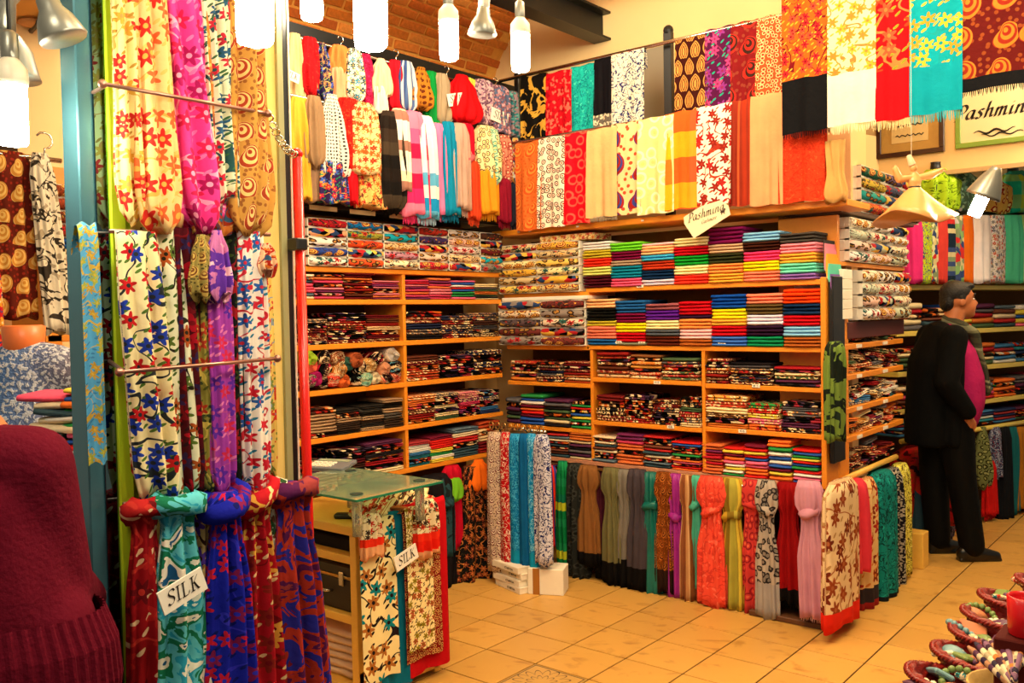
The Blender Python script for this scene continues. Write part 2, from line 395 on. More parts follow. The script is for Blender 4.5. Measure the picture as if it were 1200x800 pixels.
# left shop: lower ceiling and side wall
struct(MB().box((-1.1, -3.6, 2.95), (.6, -2.2, 3.0)).obj('ceiling_left_shop', plain('orange_plaster', '#d9a45c', .8, var=.06)))
for k, (a, b) in enumerate((((15, 62), (50, 20)), ((60, 82), (112, 38)))):
    A = onz(*a, 2.93); B = onz(*b, 2.93); struct(MB().tube([A, B], .012, 6).obj('trim_%d' % (k + 2), DARK))

# brick vault over the left wall
vm = MB(); R = .62; X0, Z0 = -1.1, 3.12
prof = [(X0 + R * (1 - math.cos(t)), Z0 + R * math.sin(t)) for t in [k * PI / 24 for k in range(13)]] + [(-.2, Z0 + R)]
for x, z in prof: vm.V += [(x, -1.9, z), (x, .86, z)]
for k in range(len(prof) - 1): vm.F.append((2 * k, 2 * k + 2, 2 * k + 3, 2 * k + 1))
vault = struct(vm.obj('ceiling_vault', plain('mortar', '#e8a850', .9, var=.15, bump=.3)))
def brickmat():
    N = Nd('old_brick'); oi = N.new('ShaderNodeObjectInfo'); tc = N.new('ShaderNodeTexCoord').outputs['Object']; nz = N.noise(tc, 40., 4.)
    c = N.ramp(oi.outputs['Random'], ['#c8661c', '#d87c2c', '#d07420', '#b85a18', '#dc8a38']); hv = N.new('ShaderNodeHueSaturation'); N.put(hv.inputs['Color'], c); N.put(hv.inputs['Value'], N.math('ADD', .6, N.math('MULTIPLY', nz, .8)))
    N.put(N.b.inputs['Base Color'], hv.outputs[0]); N.b.inputs['Roughness'].default_value = .9; N.bump(nz, .6, .006); return N.m
BM = brickmat(); bme = None; L = .066; row = 0; R2 = random.Random(4)
arc = R * PI / 2
for row in range(21):
    s_ = (row + .5) * L
    if s_ < arc: t = s_ / R; x = X0 + R * (1 - math.cos(t)); z = Z0 + R * math.sin(t); rot = t
    else: x = X0 + R + (s_ - arc); z = Z0 + R; rot = PI / 2
    for c in range(11):
        y = -1.5 + c * .225 + (row % 2) * .112 + .01
        if y > .78: continue
        if bme is None:
            o = MB().box((-.012, -.104, -.026), (.012, .104, .026), .004).obj('brick', BM, vault); bme = o.data
        else: o = inst('brick', bme, vault)
        o.location = (x + R2.uniform(-.004, .004), y, z - .0); o.rotation_euler = (R2.uniform(-.03, .03), rot, 0)
struct(MB().box((-.78, -1.95, 3.06), (-.62, .8, 3.12)).obj('trim_4', DARK))
struct(MB().box((-1.05, -1.43, 2.2), (-1.02, .86, 3.26)).obj('wall_left_shade', SHADOWBACK))  # dark brown sheet: the shade behind the hanging scarves put into colour

# steel roof beams
PBW = Plane(0, .86, 0)
s0, z0 = PBW.at(716, 47); s1, z1 = PBW.at(712, 12)
bm = MB().box((s0 - .13, -3.4, z0), (s0, .86, z0 + .015)).box((s0 - .072, -3.4, z0 + .015), (s0 - .06, .86, z0 + .17)).box((s0 - .13, -3.4, z0 + .17), (s0, .86, z0 + .185))
tag(bm.obj('steel_beam', DARK), 'black steel beam running to the cream wall below the ceiling', 'beam')
bm = MB().box((s0 - .06, .1, z0 + .19), (2.2, .22, z0 + .2)).box((s0 - .06, .155, z0 + .2), (2.2, .165, z0 + .3))
tag(bm.obj('steel_beam', DARK), 'thinner black crossbeam laid over the steel beam', 'beam')
o = struct(MB().box((PBW.at(752, 100)[0], .845, PBW.at(752, 160)[1]), (PBW.at(782, 100)[0], .858, PBW.at(752, 60)[1])).obj('window_1', plain('grey_pane', '#9a8f7c', .15)))

# ================================================================== CLOTH BUILDERS
def fold_mesh(seed, lobes, sag=0.0, rough=.08):
    """unit folded cloth, 1 x 1 x 1, origin at the middle of the front bottom edge; front at y=0"""
    R = random.Random(seed); pr = []
    n = lobes
    for k in range(n):
        a = k / n; b = (k + 1) / n
        pr += [(.06, a + .02 / n), (.012, a + .16 / n), (0, (a + b) / 2), (.012, b - .16 / n), (.06, b - .02 / n)]
    pr = [(1, .03)] + pr + [(1, .97)]
    xs = [-.5, -.485, -.3, -.1, .1, .3, .485, .5]; V = []; F = []; m = len(pr)
    for xi, x in enumerate(xs):
        e = .55 if xi in (0, 7) else (.9 if xi in (1, 6) else 1); dz = R.uniform(-rough, rough) if 0 < xi < 7 else 0; dy = R.uniform(-.012, .02)
        s = sag * (4 * x * x - 1) if sag else 0
        for (y, z) in pr:
            V.append((x + R.uniform(-.004, .004), y + (dy if y < .5 else 0) + (.03 if e < .6 and y < .5 else 0), .5 + (z - .5) * e + dz * z * .8 + s + (R.uniform(-.04, .04) if y < .5 else 0)))
    for i in range(len(xs) - 1):
        for j in range(m): A = i * m + j; B = i * m + (j + 1) % m; F.append((A, A + m, B + m, B))
    F.append(tuple(range(m))); F.append(tuple((len(xs) - 1) * m + k for k in range(m - 1, -1, -1)))
    me = bpy.data.meshes.new('folded_cloth'); me.from_pydata(V, [], F); me.polygons.foreach_set('use_smooth', [True] * len(F)); me.update(); return me


FM = {(l, k, s): fold_mesh(l * 10 + k + int(s * 50), l, s, .10 if l > 1 else .14) for l in (1, 2, 3) for k in range(4) for s in (0.0, .8)}
MATMESH = {}
def with_mat(me, m):
    key = (me.name, m.name)
    if key not in MATMESH:
        c = me.copy(); c.materials.clear(); c.materials.append(m); MATMESH[key] = c
    return MATMESH[key]


RS = random.Random(11)
def folded(name, pl, s, out, z, wdt, dep, h, m, col, lobes=1, sag=False, tilt=0.0, yaw=0.0):
    me = with_mat(FM[(lobes, RS.randrange(4), .8 if sag else 0.0)], m)
    o = inst(name, me, None, pl.P(s, out, z), (0, tilt, pl.a + yaw), (wdt, dep, h)); o.color = lin(col) if isinstance(col, str) else col
    # the mesh front is at local y=0 and grows to +y (away from the viewer)
    return o


def sheet(name, wdt, L, m, seed=0, waves=3, amp=.012, back=.25, flare=0.0, seg=18, sway=0.0, band=None, hem=0.0):
    """cloth laid over a rod at the origin, hanging down its front (and a little down its back)"""
    R = random.Random(seed); V = []; F = []; UV = []; r = .012
    pr = [(r + .012, -back * L), (r + .01, -back * L * .5), (r, -.01)] + [(r * math.cos(t), r * math.sin(t)) for t in (PI / 3, PI / 2, 2 * PI / 3)] + [(-r, -.01)]
    nz = 10
    pr += [(-r - .004, -L * k / nz) for k in range(1, nz + 1)]
    ph = R.uniform(0, 6); ph2 = R.uniform(0, 6)
    for i in range(seg + 1):
        x = i / seg - .5
        for (y, z) in pr:
            v = max(0, -z / L)
            yo = amp * (math.sin(waves * 2 * PI * x + ph + v * .8) + .5 * math.sin((waves * 2.3) * 2 * PI * x + ph2 - v)) * min(1, .25 + v * 1.2)
            UV.append((x * wdt, z if y <= 0 else -z + .3)); V.append((x * wdt * (1 + flare * v) + sway * v * v, y + yo - .01 * v, z + hem * x * v + .004 * math.sin(9 * x + ph)))
    m_ = len(pr)
    for i in range(seg):
        for j in range(m_ - 1): A = i * m_ + j; F.append((A, A + 1, A + 1 + m_, A + m_))
    mats = None; mi = None
    ms = [m]; mi = []
    if band: ms.append(band[1])
    for i in range(seg):
        for j in range(m_ - 1): mi.append(1 if band and pr[j + 1][1] < -L * (1 - band[0]) - 1e-6 and pr[j][0] < 0 else 0)
    return mk(name, V, F, None, mats=ms, mi=mi, uv=UV)


def drape(wdt, L, prof, m, seed=0, pleats=9, amp=.42, flat=.42, sway=0.0, lean=0.0, nz=16, seg=64, band=None, close=False):
    """gathered cloth: closed pleated cross-sections along prof [(v, width factor)], hanging from the origin"""
    R = random.Random(seed); V = []; F = []; UV = []
    def wf(v):
        for (a, p), (b, q) in zip(prof, prof[1:]):
            if a <= v <= b: t = (v - a) / (b - a); t = t * t * (3 - 2 * t); return p + (q - p) * t
        return prof[-1][1]
    p1, p2, p3 = (R.uniform(0, 6) for _ in range(3)); k2 = pleats + R.choice((-2, 2, 3)); js = [R.uniform(.7, 1.3) for _ in range(seg)]
    for j in range(nz + 1):
        v = j / nz; hw = wdt * .5 * wf(v); xo = sway * math.sin(v * PI) + lean * v
        for k in range(seg):
            th = 2 * PI * k / seg
            e_ = min(1, .35 + v * 2.5)
            f = 1 + e_ * (amp * (abs(math.sin(pleats * .5 * th + p1 + .8 * math.sin(2.3 * v + p3))) * 1.6 - 1) + amp * .5 * math.sin(k2 * th + p2 - v * 1.5))
            c, s_ = math.cos(th), math.sin(th); fx = 1 + (f - 1) * .22
            yy = s_ * (flat * hw + .006) * f
            UV.append((c * wdt * .62 + (0 if s_ < 0 else 2.), -L * v)); V.append((xo + c * hw * fx, yy, -L * v + (.012 * math.sin(3 * th + p2) * (1 if v > .95 else 0))))
    for j in range(nz):
        for k in range(seg): A = j * seg + k; B = j * seg + (k + 1) % seg; F.append((A, A + seg, B + seg, B))
    F.append(tuple(range(seg))); F.append(tuple(nz * seg + k for k in range(seg - 1, -1, -1)))
    mi = [1 if band and (j + .5) / nz > 1 - band[0] else 0 for j in range(nz) for k in range(seg)] + [0, 1 if band else 0]
    return V, F, [m] + ([band[1]] if band else []), mi, UV


P_TAIL = [(0, .55), (.12, .9), (.6, 1.0), (1, 1.0)]
P_STRAIGHT = [(0, .6), (.08, .95), (1, 1.0)]
P_LOOP = [(0, .55), (.15, .8), (.6, 1.0), (.88, .95), (.95, .75), (1, .3)]
P_BAG = [(0, .3), (.3, .7), (.75, 1.0), (.92, .9), (1, .35)]
P_KNOT = [(0, .7), (.10, 1.0), (.2, .95), (.27, .55), (.31, .6), (.6, .95), (1, 1.0)]
P_NECK = [(0, .35), (.06, .55), (.4, .85), (1, 1.0)]


def fringe(wdt, L, m, parent, z, y=0., n=None, seed=0):
    R = random.Random(seed); b = MB(); n = n or max(6, int(wdt / .008))
    for k in range(n):
        x = (k + .5) / n * wdt - wdt / 2; l = L * R.uniform(.75, 1.1); dx = R.uniform(-.005, .005); q = len(b.V); h = wdt / n * .3
        for zz, o_, hh in ((0, 0, h), (-l * .6, dx * .5, h * .8), (-l, dx, h * .4)):
            b.V += [(x - hh + o_, y - .002, z + zz), (x + hh + o_, y - .002, z + zz), (x + o_, y + .003, z + zz)]
        for i in (0, 3):
            for a, c in ((0, 1), (1, 2), (2, 0)): b.F.append((q + i + a, q + i + 3 + a, q + i + 3 + c, q + i + c))
    o = b.obj('fringe', m, parent); o['kind'] = 'stuff'; return o


def knot(hw, m, parent, z, x=0., seed=0, r=.026):
    R = random.Random(seed); V = []; F = []; A_, B_ = 18, 10
    for i in range(A_):
        th = 2 * PI * i / A_; rr = r * (1 + .18 * math.sin(3 * th + seed))
        for k in range(B_):
            p = 2 * PI * k / B_; q = rr * (1 + .15 * math.sin(4 * p + th * 2))
            V.append((x + math.cos(th) * (hw + q * math.cos(p) * .6), math.sin(th) * (hw * .7 + q * math.cos(p)), z + q * math.sin(p) * .9 + .012 * math.sin(th + seed) + .2 * hw * math.cos(th)))
    for i in range(A_):
        for k in range(B_): a = i * B_ + k; b = ((i + 1) % A_) * B_ + k; a2 = i * B_ + (k + 1) % B_; b2 = ((i + 1) % A_) * B_ + (k + 1) % B_; F.append((a, b, b2, a2))
    return mk('knot', V, F, m, parent)


def gather(name, pl, x0, x1, yt, yb, out, m, prof, label, cat, group=None, seed=0, kn=None, fr=None, **kw):
    """scarf between pixel columns x0..x1 and rows yt..yb measured on the plane pl (offset out towards the viewer)"""
    xm = (x0 + x1) / 2; ym = (yt + yb) / 2
    s0 = pl.at(x0, ym, out)[0]; s1 = pl.at(x1, ym, out)[0]; zt = pl.at(xm, yt, out)[1]; zb_ = pl.at(xm, yb, out)[1]
    L = zt - zb_; V, F, ms, mi, uv = drape(s1 - s0, L, prof, m, seed, **kw)
    o = mk(name, V, F, None, None, pl.P((s0 + s1) / 2, out, zt), pl.rot(), mats=ms, mi=mi, uv=uv); tag(o, label, cat, group)
    if kn: knot((s1 - s0) * kn[1], kn[2] if len(kn) > 2 else m, o, -L * kn[0], kw.get('sway', 0) * math.sin(kn[0] * PI) + kw.get('lean', 0) * kn[0], seed)
    if fr: fringe((s1 - s0) * .95, fr[0], fr[1], o, -L + .004, 0., seed=seed).location.x = kw.get('lean', 0)
    return o


def hang(name, pl, x0, x1, yt, yb, out, m, label, cat, group=None, seed=0, fr=None, **kw):
    xm = (x0 + x1) / 2; ym = (yt + yb) / 2
    s0 = pl.at(x0, ym, out)[0]; s1 = pl.at(x1, ym, out)[0]; zt = pl.at(xm, yt, out)[1]; zb_ = pl.at(xm, yb, out)[1]
    o = sheet(name, s1 - s0, zt - zb_, m, seed, **kw); o.location = pl.P((s0 + s1) / 2, out, zt - .012); o.rotation_euler = pl.rot(); tag(o, label, cat, group)
    if fr: fringe((s1 - s0), fr[0], fr[1], o, -(zt - zb_) + .004, -.022, seed=seed)
    return o


# ================================================================== BACK SHELF UNIT (plane PB)
PRE = (.10, .24, .022); SOL = fabric('plain', [None], pre=PRE)
PAT = [fabric('speckle', [None, '#dcb884', None, '#a82018', None, '#c86020', None, '#3c1810'], 85, PRE), fabric('floral', [None, '#f0d8a8', '#b02820', '#d89040', '#201818'], 34, PRE), fabric('rings', [None, '#f0d098', '#701818'], 50, PRE),
       fabric('speckle', [None, '#e0c8a0', None, None, '#a83040', None, '#382840'], 70, PRE), fabric('vine', [None, '#d8b080', '#5c2018', '#c86428'], 45, PRE)]
DP = .30
zs = dict(top=2.155, a=1.765, b=1.42, c=1.22, d=.965, e=.72)
ub = empty('shelf_unit', (0, .38, 0)); tag(ub, 'orange wooden shelf unit on the back wall holding stacks of folded shawls', 'shelf unit')
def board(parent, name, pl, s0, s1, z0, th=.026, d=DP, out=0., m=WOOD):
    o = MB().box((s0, 0, -th), (s1, d, 0), .003).obj(name, m, None); o.location = (0, -out, z0) if parent else pl.P(0, out, z0)
    o.parent = parent; return o
board(ub, 'shelf', PB, .03, 1.47, zs['a'], d=DP + .02); board(ub, 'shelf', PB, .03, 1.47, zs['b']); board(ub, 'shelf', PB, -.60, .05, zs['b'] - .005)
board(ub, 'shelf', PB, -.60, .05, 1.185); board(ub, 'shelf', PB, .07, .795, 1.225); board(ub, 'shelf', PB, .82, 1.47, 1.215)
board(ub, 'shelf', PB, -.60, .05, .905); board(ub, 'shelf', PB, .07, .795, .965); board(ub, 'shelf', PB, .82, 1.47, .975); board(ub, 'shelf', PB, -.60, 1.47, .715, m=wood('pale_edge_wood', '#b8765c', '#c88a6a'))
board(ub, 'shelf', PB, -.62, .05, 1.745)
for sx, z1 in ((.05, 1.42), (.797, 1.42)):
    MB().box((sx, .004, .715), (sx + .02, DP, z1 - .026), .002).obj('divider', WOOD, ub)
MB().box((1.47, -.01, .70), (1.497, DP + .02, 1.775), .003).obj('side_panel', WOOD, ub)
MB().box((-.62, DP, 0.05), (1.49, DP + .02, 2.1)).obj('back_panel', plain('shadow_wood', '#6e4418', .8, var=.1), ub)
# price labels on the shelf edges
TXT = plain('black_ink', '#140c0a', .6)
def plabel(px, py, y=-.002):
    s, z = PB.at(px, py, .004); o = MB().box((s - .022, -.006, z - .009), (s + .022, -.002, z + .009)).obj('price_label', WHITE, ub); t = text('print', '\u20ac30' if RS.random() < .5 else '\u20ac15', .016, TXT, o, (s, -.0065, z), (PI / 2, 0, 0), 0)
for a in ((750, 335), (725, 401), (752, 402), (846, 403), (770, 448), (886, 452), (786, 500), (870, 505)): plabel(*a)

# the plain pashminas, bottom to top: (colour name, hex, layers)
C = dict(wine=('wine', '#4a0a1c'), palelime=('pale lime', '#dde07a'), vermilion=('vermilion', '#e8321c'), olive=('olive yellow', '#c8b830'), white=('white', '#f2ecea'),
         pink=('pink', '#f0608c'), teal=('teal blue', '#0e88a8'), taupe=('taupe', '#b09880'), burgundy=('burgundy', '#780c3c'), lime=('lime green', '#74d82c'), lilacw=('lilac white', '#e6dcf4'),
         navy=('navy', '#0c2c54'), brick=('brick red', '#c03a1c'), sky=('sky blue', '#3cb0e4'), peach=('peach', '#f8c088'), blush=('blush pink', '#f8c4cc'), coral=('coral red', '#f23828'),
         cream=('cream', '#f8ecb0'), green=('green', '#14a030'), crimson=('crimson', '#c40c1c'), gold=('golden', '#f0b03c'), apricot=('apricot', '#f49448'), dolive=('dark olive', '#30341a'),
         tan=('tan', '#d4b08c'), purple=('magenta purple', '#7c1050'), salmon=('salmon', '#f08468'), yellow=('bright yellow', '#f6e414'), hot=('hot pink', '#f03c78'), brown=('dark brown', '#3c180c'),
         lblue=('light blue', '#86c4ee'), lav=('lavender', '#8c64b4'), mint=('mint', '#70dcc0'), rose=('rose pink', '#f690a4'), grey=('charcoal grey', '#44403c'), blue=('steel blue', '#2060a4'),
         black=('black', '#10100c'), slate=('slate grey', '#545c68'), violet=('violet', '#5c1c98'), mauve=('mauve brown', '#98545c'), plum=('dark plum', '#2c1030'), royal=('royal blue', '#0c48a8'),
         corn=('cornflower blue', '#3c70cc'), emerald=('emerald green', '#0c8858'), obrown=('olive brown', '#5c4a28'), rust=('copper brown', '#a85820'), fire=('orange red', '#f0420c'), sage=('sage grey', '#80846c'), dbrown=('chestnut', '#5c2010'))
ROW1 = [(683, 716, 'wine4 palelime3 vermilion3 olive3 white3'), (716, 752, 'pink3 teal4 taupe2 burgundy3 lime3'), (752, 790, 'lilacw2 navy3 brick3 sky2 peach3 blush1'), (790, 830, 'coral3 cream3 green3 crimson3 cream3'),
        (830, 871, 'gold3 apricot3 dolive3 tan3 purple4'), (871, 914, 'salmon3 yellow3 hot3 brown3 lblue3'), (914, 957, 'lav2 mint3 gold3 rose3 grey3')]
ROW2 = [(688, 722, 'blue2 salmon4 olive2 black4 peach3'), (722, 757, 'sage1 crimson3 yellow3 burgundy3 blue4'), (757, 796, 'dbrown3 slate2 cream3 violet3 mauve2'), (796, 834, 'rust2 blush3 apricot3 plum1 crimson4'),
        (834, 875, 'corn3 crimson3 gold2 yellow3 royal4'), (875, 918, 'emerald3 plum3 lilacw3 obrown3 salmon3'), (918, 962, 'rust3 lblue3 crimson3 navy3 fire4')]
for rows, z0, ph in ((ROW1, zs['a'], 'upper'), (ROW2, zs['b'], 'lower')):
    for k, (a, b, spec) in enumerate(rows):
        yb_ = 330 if ph == 'upper' else 402
        s0, _ = PB.at(a, yb_ - 30); s1, _ = PB.at(b, yb_ - 30); z = z0; lay = []
        for t in spec.split():
            nm = t.rstrip('0123456789'); lay += [nm] * int(t[len(nm):])
        th = .0172 if ph == 'upper' else .0185; tot = len(lay)
        for i, c in enumerate(lay):
            big = 1.35 if c == 'purple' else 1.0; h = th * big * RS.uniform(.92, 1.1)
            o = folded('folded_pashmina', PB, (s0 + s1) / 2 + RS.uniform(-.003, .003), .012 + RS.uniform(-.004, .004) - .0, z, (s1 - s0) * RS.uniform(.965, 1.0), .26, h * 1.04, SOL, C[c][1])
            tag(o, '%s folded pashmina, %s from bottom in %s stack, %s plain-coloured row' % (C[c][0], ORD[i + 1], ORD[k + 1], ph), 'shawl', 'plain pashminas on the %s row of the back unit' % ph)
            if ph == 'upper' and k == 6 and i < 12:
                o.scale.x *= 1.0; fr = fringe(.18, .07 + .02 * i / 3, SOL, o, 0, 0, 22, i); fr.color = lin(C[c][1])
                Mw = Matrix.LocRotScale(o.location, o.rotation_euler.to_quaternion(), o.scale); fr.matrix_parent_inverse = Mw.inverted()
                fr.location = ((s1 + .030 + .003 * (12 - i)), .38 + .10, z + h * .5); fr.rotation_euler = (0, 0, PI / 2)
            z += h

# patterned folded scarves
PALS = dict(warm=[('red', '#8c1c18'), ('orange', '#c8682c'), ('beige', '#d8b888'), ('brown', '#5c2c1c'), ('rust', '#a84020'), ('dark red', '#641018')],
            mixed=[('red', '#a01c24'), ('grey', '#605c60'), ('cream', '#e4d0a0'), ('purple', '#582848'), ('green', '#486040'), ('orange', '#d07030'), ('black', '#201c20')],
            dark=[('black', '#181418'), ('maroon', '#4c1018'), ('brown', '#40241c'), ('navy', '#1c2440'), ('grey', '#484448'), ('dark red', '#701c1c')],
            pinks=[('pink', '#c83c60'), ('red', '#b82030'), ('rose', '#d87888'), ('orange', '#d8703c'), ('purple', '#702858')],
            blues=[('blue', '#3c74a8'), ('white', '#e0dcd0'), ('teal', '#2c8090'), ('navy', '#28345c'), ('red', '#a03438')],
            golds=[('gold', '#e0a048'), ('orange', '#d87c30'), ('cream', '#ecd8a8'), ('brown', '#80502c'), ('red', '#c03c28')],
            blacks=[('black', '#16130f'), ('charcoal', '#26221f'), ('dark brown', '#38281f'), ('grey', '#4c4640'), ('beige', '#a08060')],
            bright=[('red', '#d82420'), ('green', '#2c9048'), ('blue', '#2c58b0'), ('yellow', '#e8d048'), ('pink', '#e86890'), ('orange', '#f07830'), ('white', '#ece4dc'), ('maroon', '#701830')],
            stripe=[('pink', '#e05070'), ('cream', '#e8d4b0'), ('grey blue', '#5c7080'), ('red', '#c02c2c'), ('brown', '#704030'), ('slate', '#38505c')])
def pstack(name, cat, pl, x0, x1, zshelf, ztop, pal, n, where, k, pats, group, sag=False, dep=.24, out=0., ymid=None, lobes=2, mess=.0):
    ym = ymid if ymid else None
    P_ = PALS[pal]; z = zshelf; h0 = (ztop - zshelf) / n
    for i in range(n):
        nm, c = RS.choice(P_); m = RS.choice(pats) if RS.random() < .72 else SOL; h = h0 * RS.uniform(.8, 1.2)
        o = folded(name, pl, (x0 + x1) / 2 + RS.uniform(-.006, .006) * (1 + mess * 3), out + RS.uniform(-.006, .006), z, (x1 - x0) * RS.uniform(.93, 1.0), dep, h * .98 if not sag else h * 1.3, m, c, lobes, sag, RS.uniform(-.012, .012) * (1 + mess * 5), RS.uniform(-.02, .02) * (1 + mess * 4))
        if sag: o.location.z += h * .5
        tag(o, '%s %s folded %s, %s up in %s stack, %s' % (nm, 'patterned' if m is not SOL else 'plain', cat, ORD[i + 1], ORD[k + 1], where), cat, group)
        z += h


def bay(name, cat, pl, px0, px1, ymid, zshelf, h, specs, where, pats, group, **kw):
    s0 = pl.at(px0, ymid)[0]; s1 = pl.at(px1, ymid)[0]; W = sum(sp[0] for sp in specs); x = s0
    for k, sp in enumerate(specs):
        x2 = x + (s1 - s0) * sp[0] / W
        pstack(name, cat, pl, x + .002, x2 - .002, zshelf, zshelf + h * sp[3] if len(sp) > 3 else zshelf + h, sp[1], sp[2], where, k, pats, group, **kw); x = x2


G1, G2, G3 = 'patterned scarves folded on the back unit, upper rows', 'patterned scarves folded on the back unit, middle rows', 'scarves folded on the bottom row of the back unit'
bay('folded_scarf', 'scarf', PB, 597, 692, 430, 1.185, .14, [(1, 'golds', 6, .9), (1, 'dark', 7, .95), (1, 'warm', 8, 1)], 'back unit top left bay', PAT, G1, lobes=1)
bay('folded_scarf', 'scarf', PB, 698, 818, 430, 1.225, .15, [(1, 'warm', 7, 1), (.9, 'golds', 7, .95), (1, 'mixed', 7, .85)], 'back unit top middle bay', PAT, G1, lobes=1)
bay('folded_scarf', 'scarf', PB, 826, 961, 435, 1.215, .13, [(.7, 'warm', 8, 1), (1.3, 'dark', 8, .9), (1.3, 'mixed', 6, .85)], 'back unit top right bay', PAT, G1, lobes=1)
bay('folded_scarf', 'scarf', PB, 592, 692, 480, .905, .2, [(.7, 'mixed', 6, .8), (1.1, 'bright', 9, 1), (1.2, 'mixed', 8, .85), (.9, 'bright', 9, .85)], 'back unit second left bay', PAT[:1] + [SOL, SOL], G2, lobes=1)
bay('folded_scarf', 'scarf', PB, 698, 820, 475, .965, .17, [(1.1, 'dark', 4, .9), (1, 'mixed', 6, .9), (1, 'dark', 6, .85), (.7, 'mixed', 6, 1)], 'back unit second middle bay', PAT[:4], G2)
bay('folded_scarf', 'scarf', PB, 826, 961, 480, .975, .17, [(1.3, 'golds', 6, 1), (1, 'bright', 5, .85), (1.1, 'mixed', 6, .9)], 'back unit second right bay', PAT[:4], G2)
bay('folded_scarf', 'scarf', PB, 640, 692, 520, .715, .17, [(1, 'stripe', 9, .9), (1, 'mixed', 9, 1)], 'back unit bottom left bay', [SOL, PAT[0], SOL], G3, lobes=1)
bay('folded_scarf', 'scarf', PB, 694, 820, 520, .715, .19, [(.9, 'stripe', 9, .8), (1, 'pinks', 9, .95), (1, 'stripe', 10, .95), (1, 'bright', 12, .85)], 'back unit bottom middle bay', [SOL, SOL, PAT[0]], G3, lobes=1)
bay('folded_scarf', 'scarf', PB, 822, 961, 535, .715, .19, [(1, 'pinks', 10, .9), (1, 'bright', 9, .85), (1.05, 'bright', 10, .95), (1.05, 'bright', 10, 1.1), (1.2, 'bright', 11, .92)], 'back unit bottom right bay', [SOL], G3, lobes=1)

# boxed scarves: white cartons with a rolled scarf showing
ROLLP = random.Random(3)
def roll_mesh():
    V = []; F = []; n, mseg = 10, 12
    for i in range(n + 1):
        t = i / n * 2 - 1; e = (1 - abs(t) ** 6) ** .5 if abs(t) < 1 else 0; e = max(e, .72)
        for k in range(mseg):
            th = 2 * PI * k / mseg; r = 1 + .06 * math.sin(5 * t * 2 + k) + .05 * math.sin(3 * th + t * 6)
            V.append((t * .5, math.cos(th) * .5 * e * r, math.sin(th) * .5 * e * r))
    for i in range(n):
        for k in range(mseg): A = i * mseg + k; B = i * mseg + (k + 1) % mseg; F.append((A, A + mseg, B + mseg, B))
    F.append(tuple(range(mseg))); F.append(tuple(n * mseg + k for k in range(mseg - 1, -1, -1))); return V, F
RV, RF = roll_mesh(); RME = {}
def scarf_box(name, pl, s0, s1, z0, z1, out, m, col, label, group, dep=.26, shift=.0):
    w_ = s1 - s0; h = z1 - z0; key = (round(w_, 3), round(h, 3), name)
    o = MB().box((-w_ / 2, .02, 0), (w_ / 2, dep, h), .002).box((-w_ / 2, -.004, 0), (w_ / 2, .02, .004)).box((-w_ / 2, -.004, 0), (-w_ / 2 + .006, .02, h)).box((-w_ / 2, -.004, h - .004), (w_ / 2, .02, h)).obj('carton', WHITE, None)
    o.name = name; o.location = pl.P((s0 + s1) / 2, out, z0); o.rotation_euler = pl.rot(); tag(o, label, 'box', group)
    if m.name not in RME:
        me = bpy.data.meshes.new('rolled_scarf'); me.from_pydata(RV, [], RF); me.polygons.foreach_set('use_smooth', [True] * len(RF)); me.materials.append(m); RME[m.name] = me
    c = inst('rolled_scarf', RME[m.name], o, (.003, .004, h / 2), (0, 0, 0), (w_ * .96, .06, h * 1.0)); c.color = lin(col); return o
PR2 = (.12, .04, .045)
BOXP = [fabric('floral', [None, '#b01c24', '#1c5c58', '#28201c', '#382418'], 32, PR2), fabric('paisley', [None, '#7c1c1c', '#e8b858', '#382820'], 24, PR2), fabric('leopard', [None, '#302018', '#a87838'], 40, PR2), fabric('speckle', [None, '#b02428', '#28406c', '#e8b84c', None], 60, PR2), fabric('vine', [None, '#2c2424', '#a83028', '#d8a03c'], 34, PR2)]
def boxgrid(pl, xs, ys, ym, z0, z1, n, cols, where, group, out=.0):
    for k in range(len(xs) - 1):
        s0 = pl.at(xs[k], ym)[0]; s1 = pl.at(xs[k + 1], ym)[0]
        for i in range(n):
            a = z0 + (z1 - z0) * i / n; b = z0 + (z1 - z0) * (i + 1) / n - .003; cn, c = cols[(k * 7 + i * 3) % len(cols)] if not callable(cols) else cols(k, i)
            scarf_box('scarf_box', pl, s0 + .002, s1 - .002, a, b, out, BOXP[(k + i * 2) % 5], c, '%s boxed scarf, %s from bottom, %s column, %s' % (cn, ORD[i + 1], ORD[k + 1], where), group)
boxgrid(PB, (588, 632, 680), None, 310, 1.748, 2.06, 6, [('yellow', '#e8c460'), ('cream', '#ecdca0'), ('gold', '#d8a83c'), ('black and cream', '#c8b080')], 'stacked on the back unit', 'yellow boxed scarves on the back unit', .03)
boxgrid(PB, (588, 637, 687), None, 375, 1.418, 1.70, 5, [('grey', '#8c8078'), ('cream', '#e0ccb0'), ('dark', '#58484c'), ('dark red', '#70302c')], 'white-lidded pile on the back unit', 'white boxed scarves on the back unit', .03)
s0 = PB.at(588, 350, .03)[0]; s1 = PB.at(688, 345, .03)[0]
tag(MB().box((s0, -.03, 1.70), (s1, .2, 1.722), .003).obj('box_lid', WHITE, None, (0, .38, 0)), 'long white lid on the grey boxed scarves of the back unit', 'lid')
s1 = PB.at(705, 268)[0]
tag(MB().box((PB.at(632, 268)[0], .0, 2.062), (s1 - .06, .2, 2.10), .003).obj('carton', fabric('floral', ['#e8d090', '#c03c3c', '#d07828', '#689040', '#a06030'], 30), None, (0, .38, 0)), 'flowered flat carton lying on top of the yellow boxed scarves', 'box')

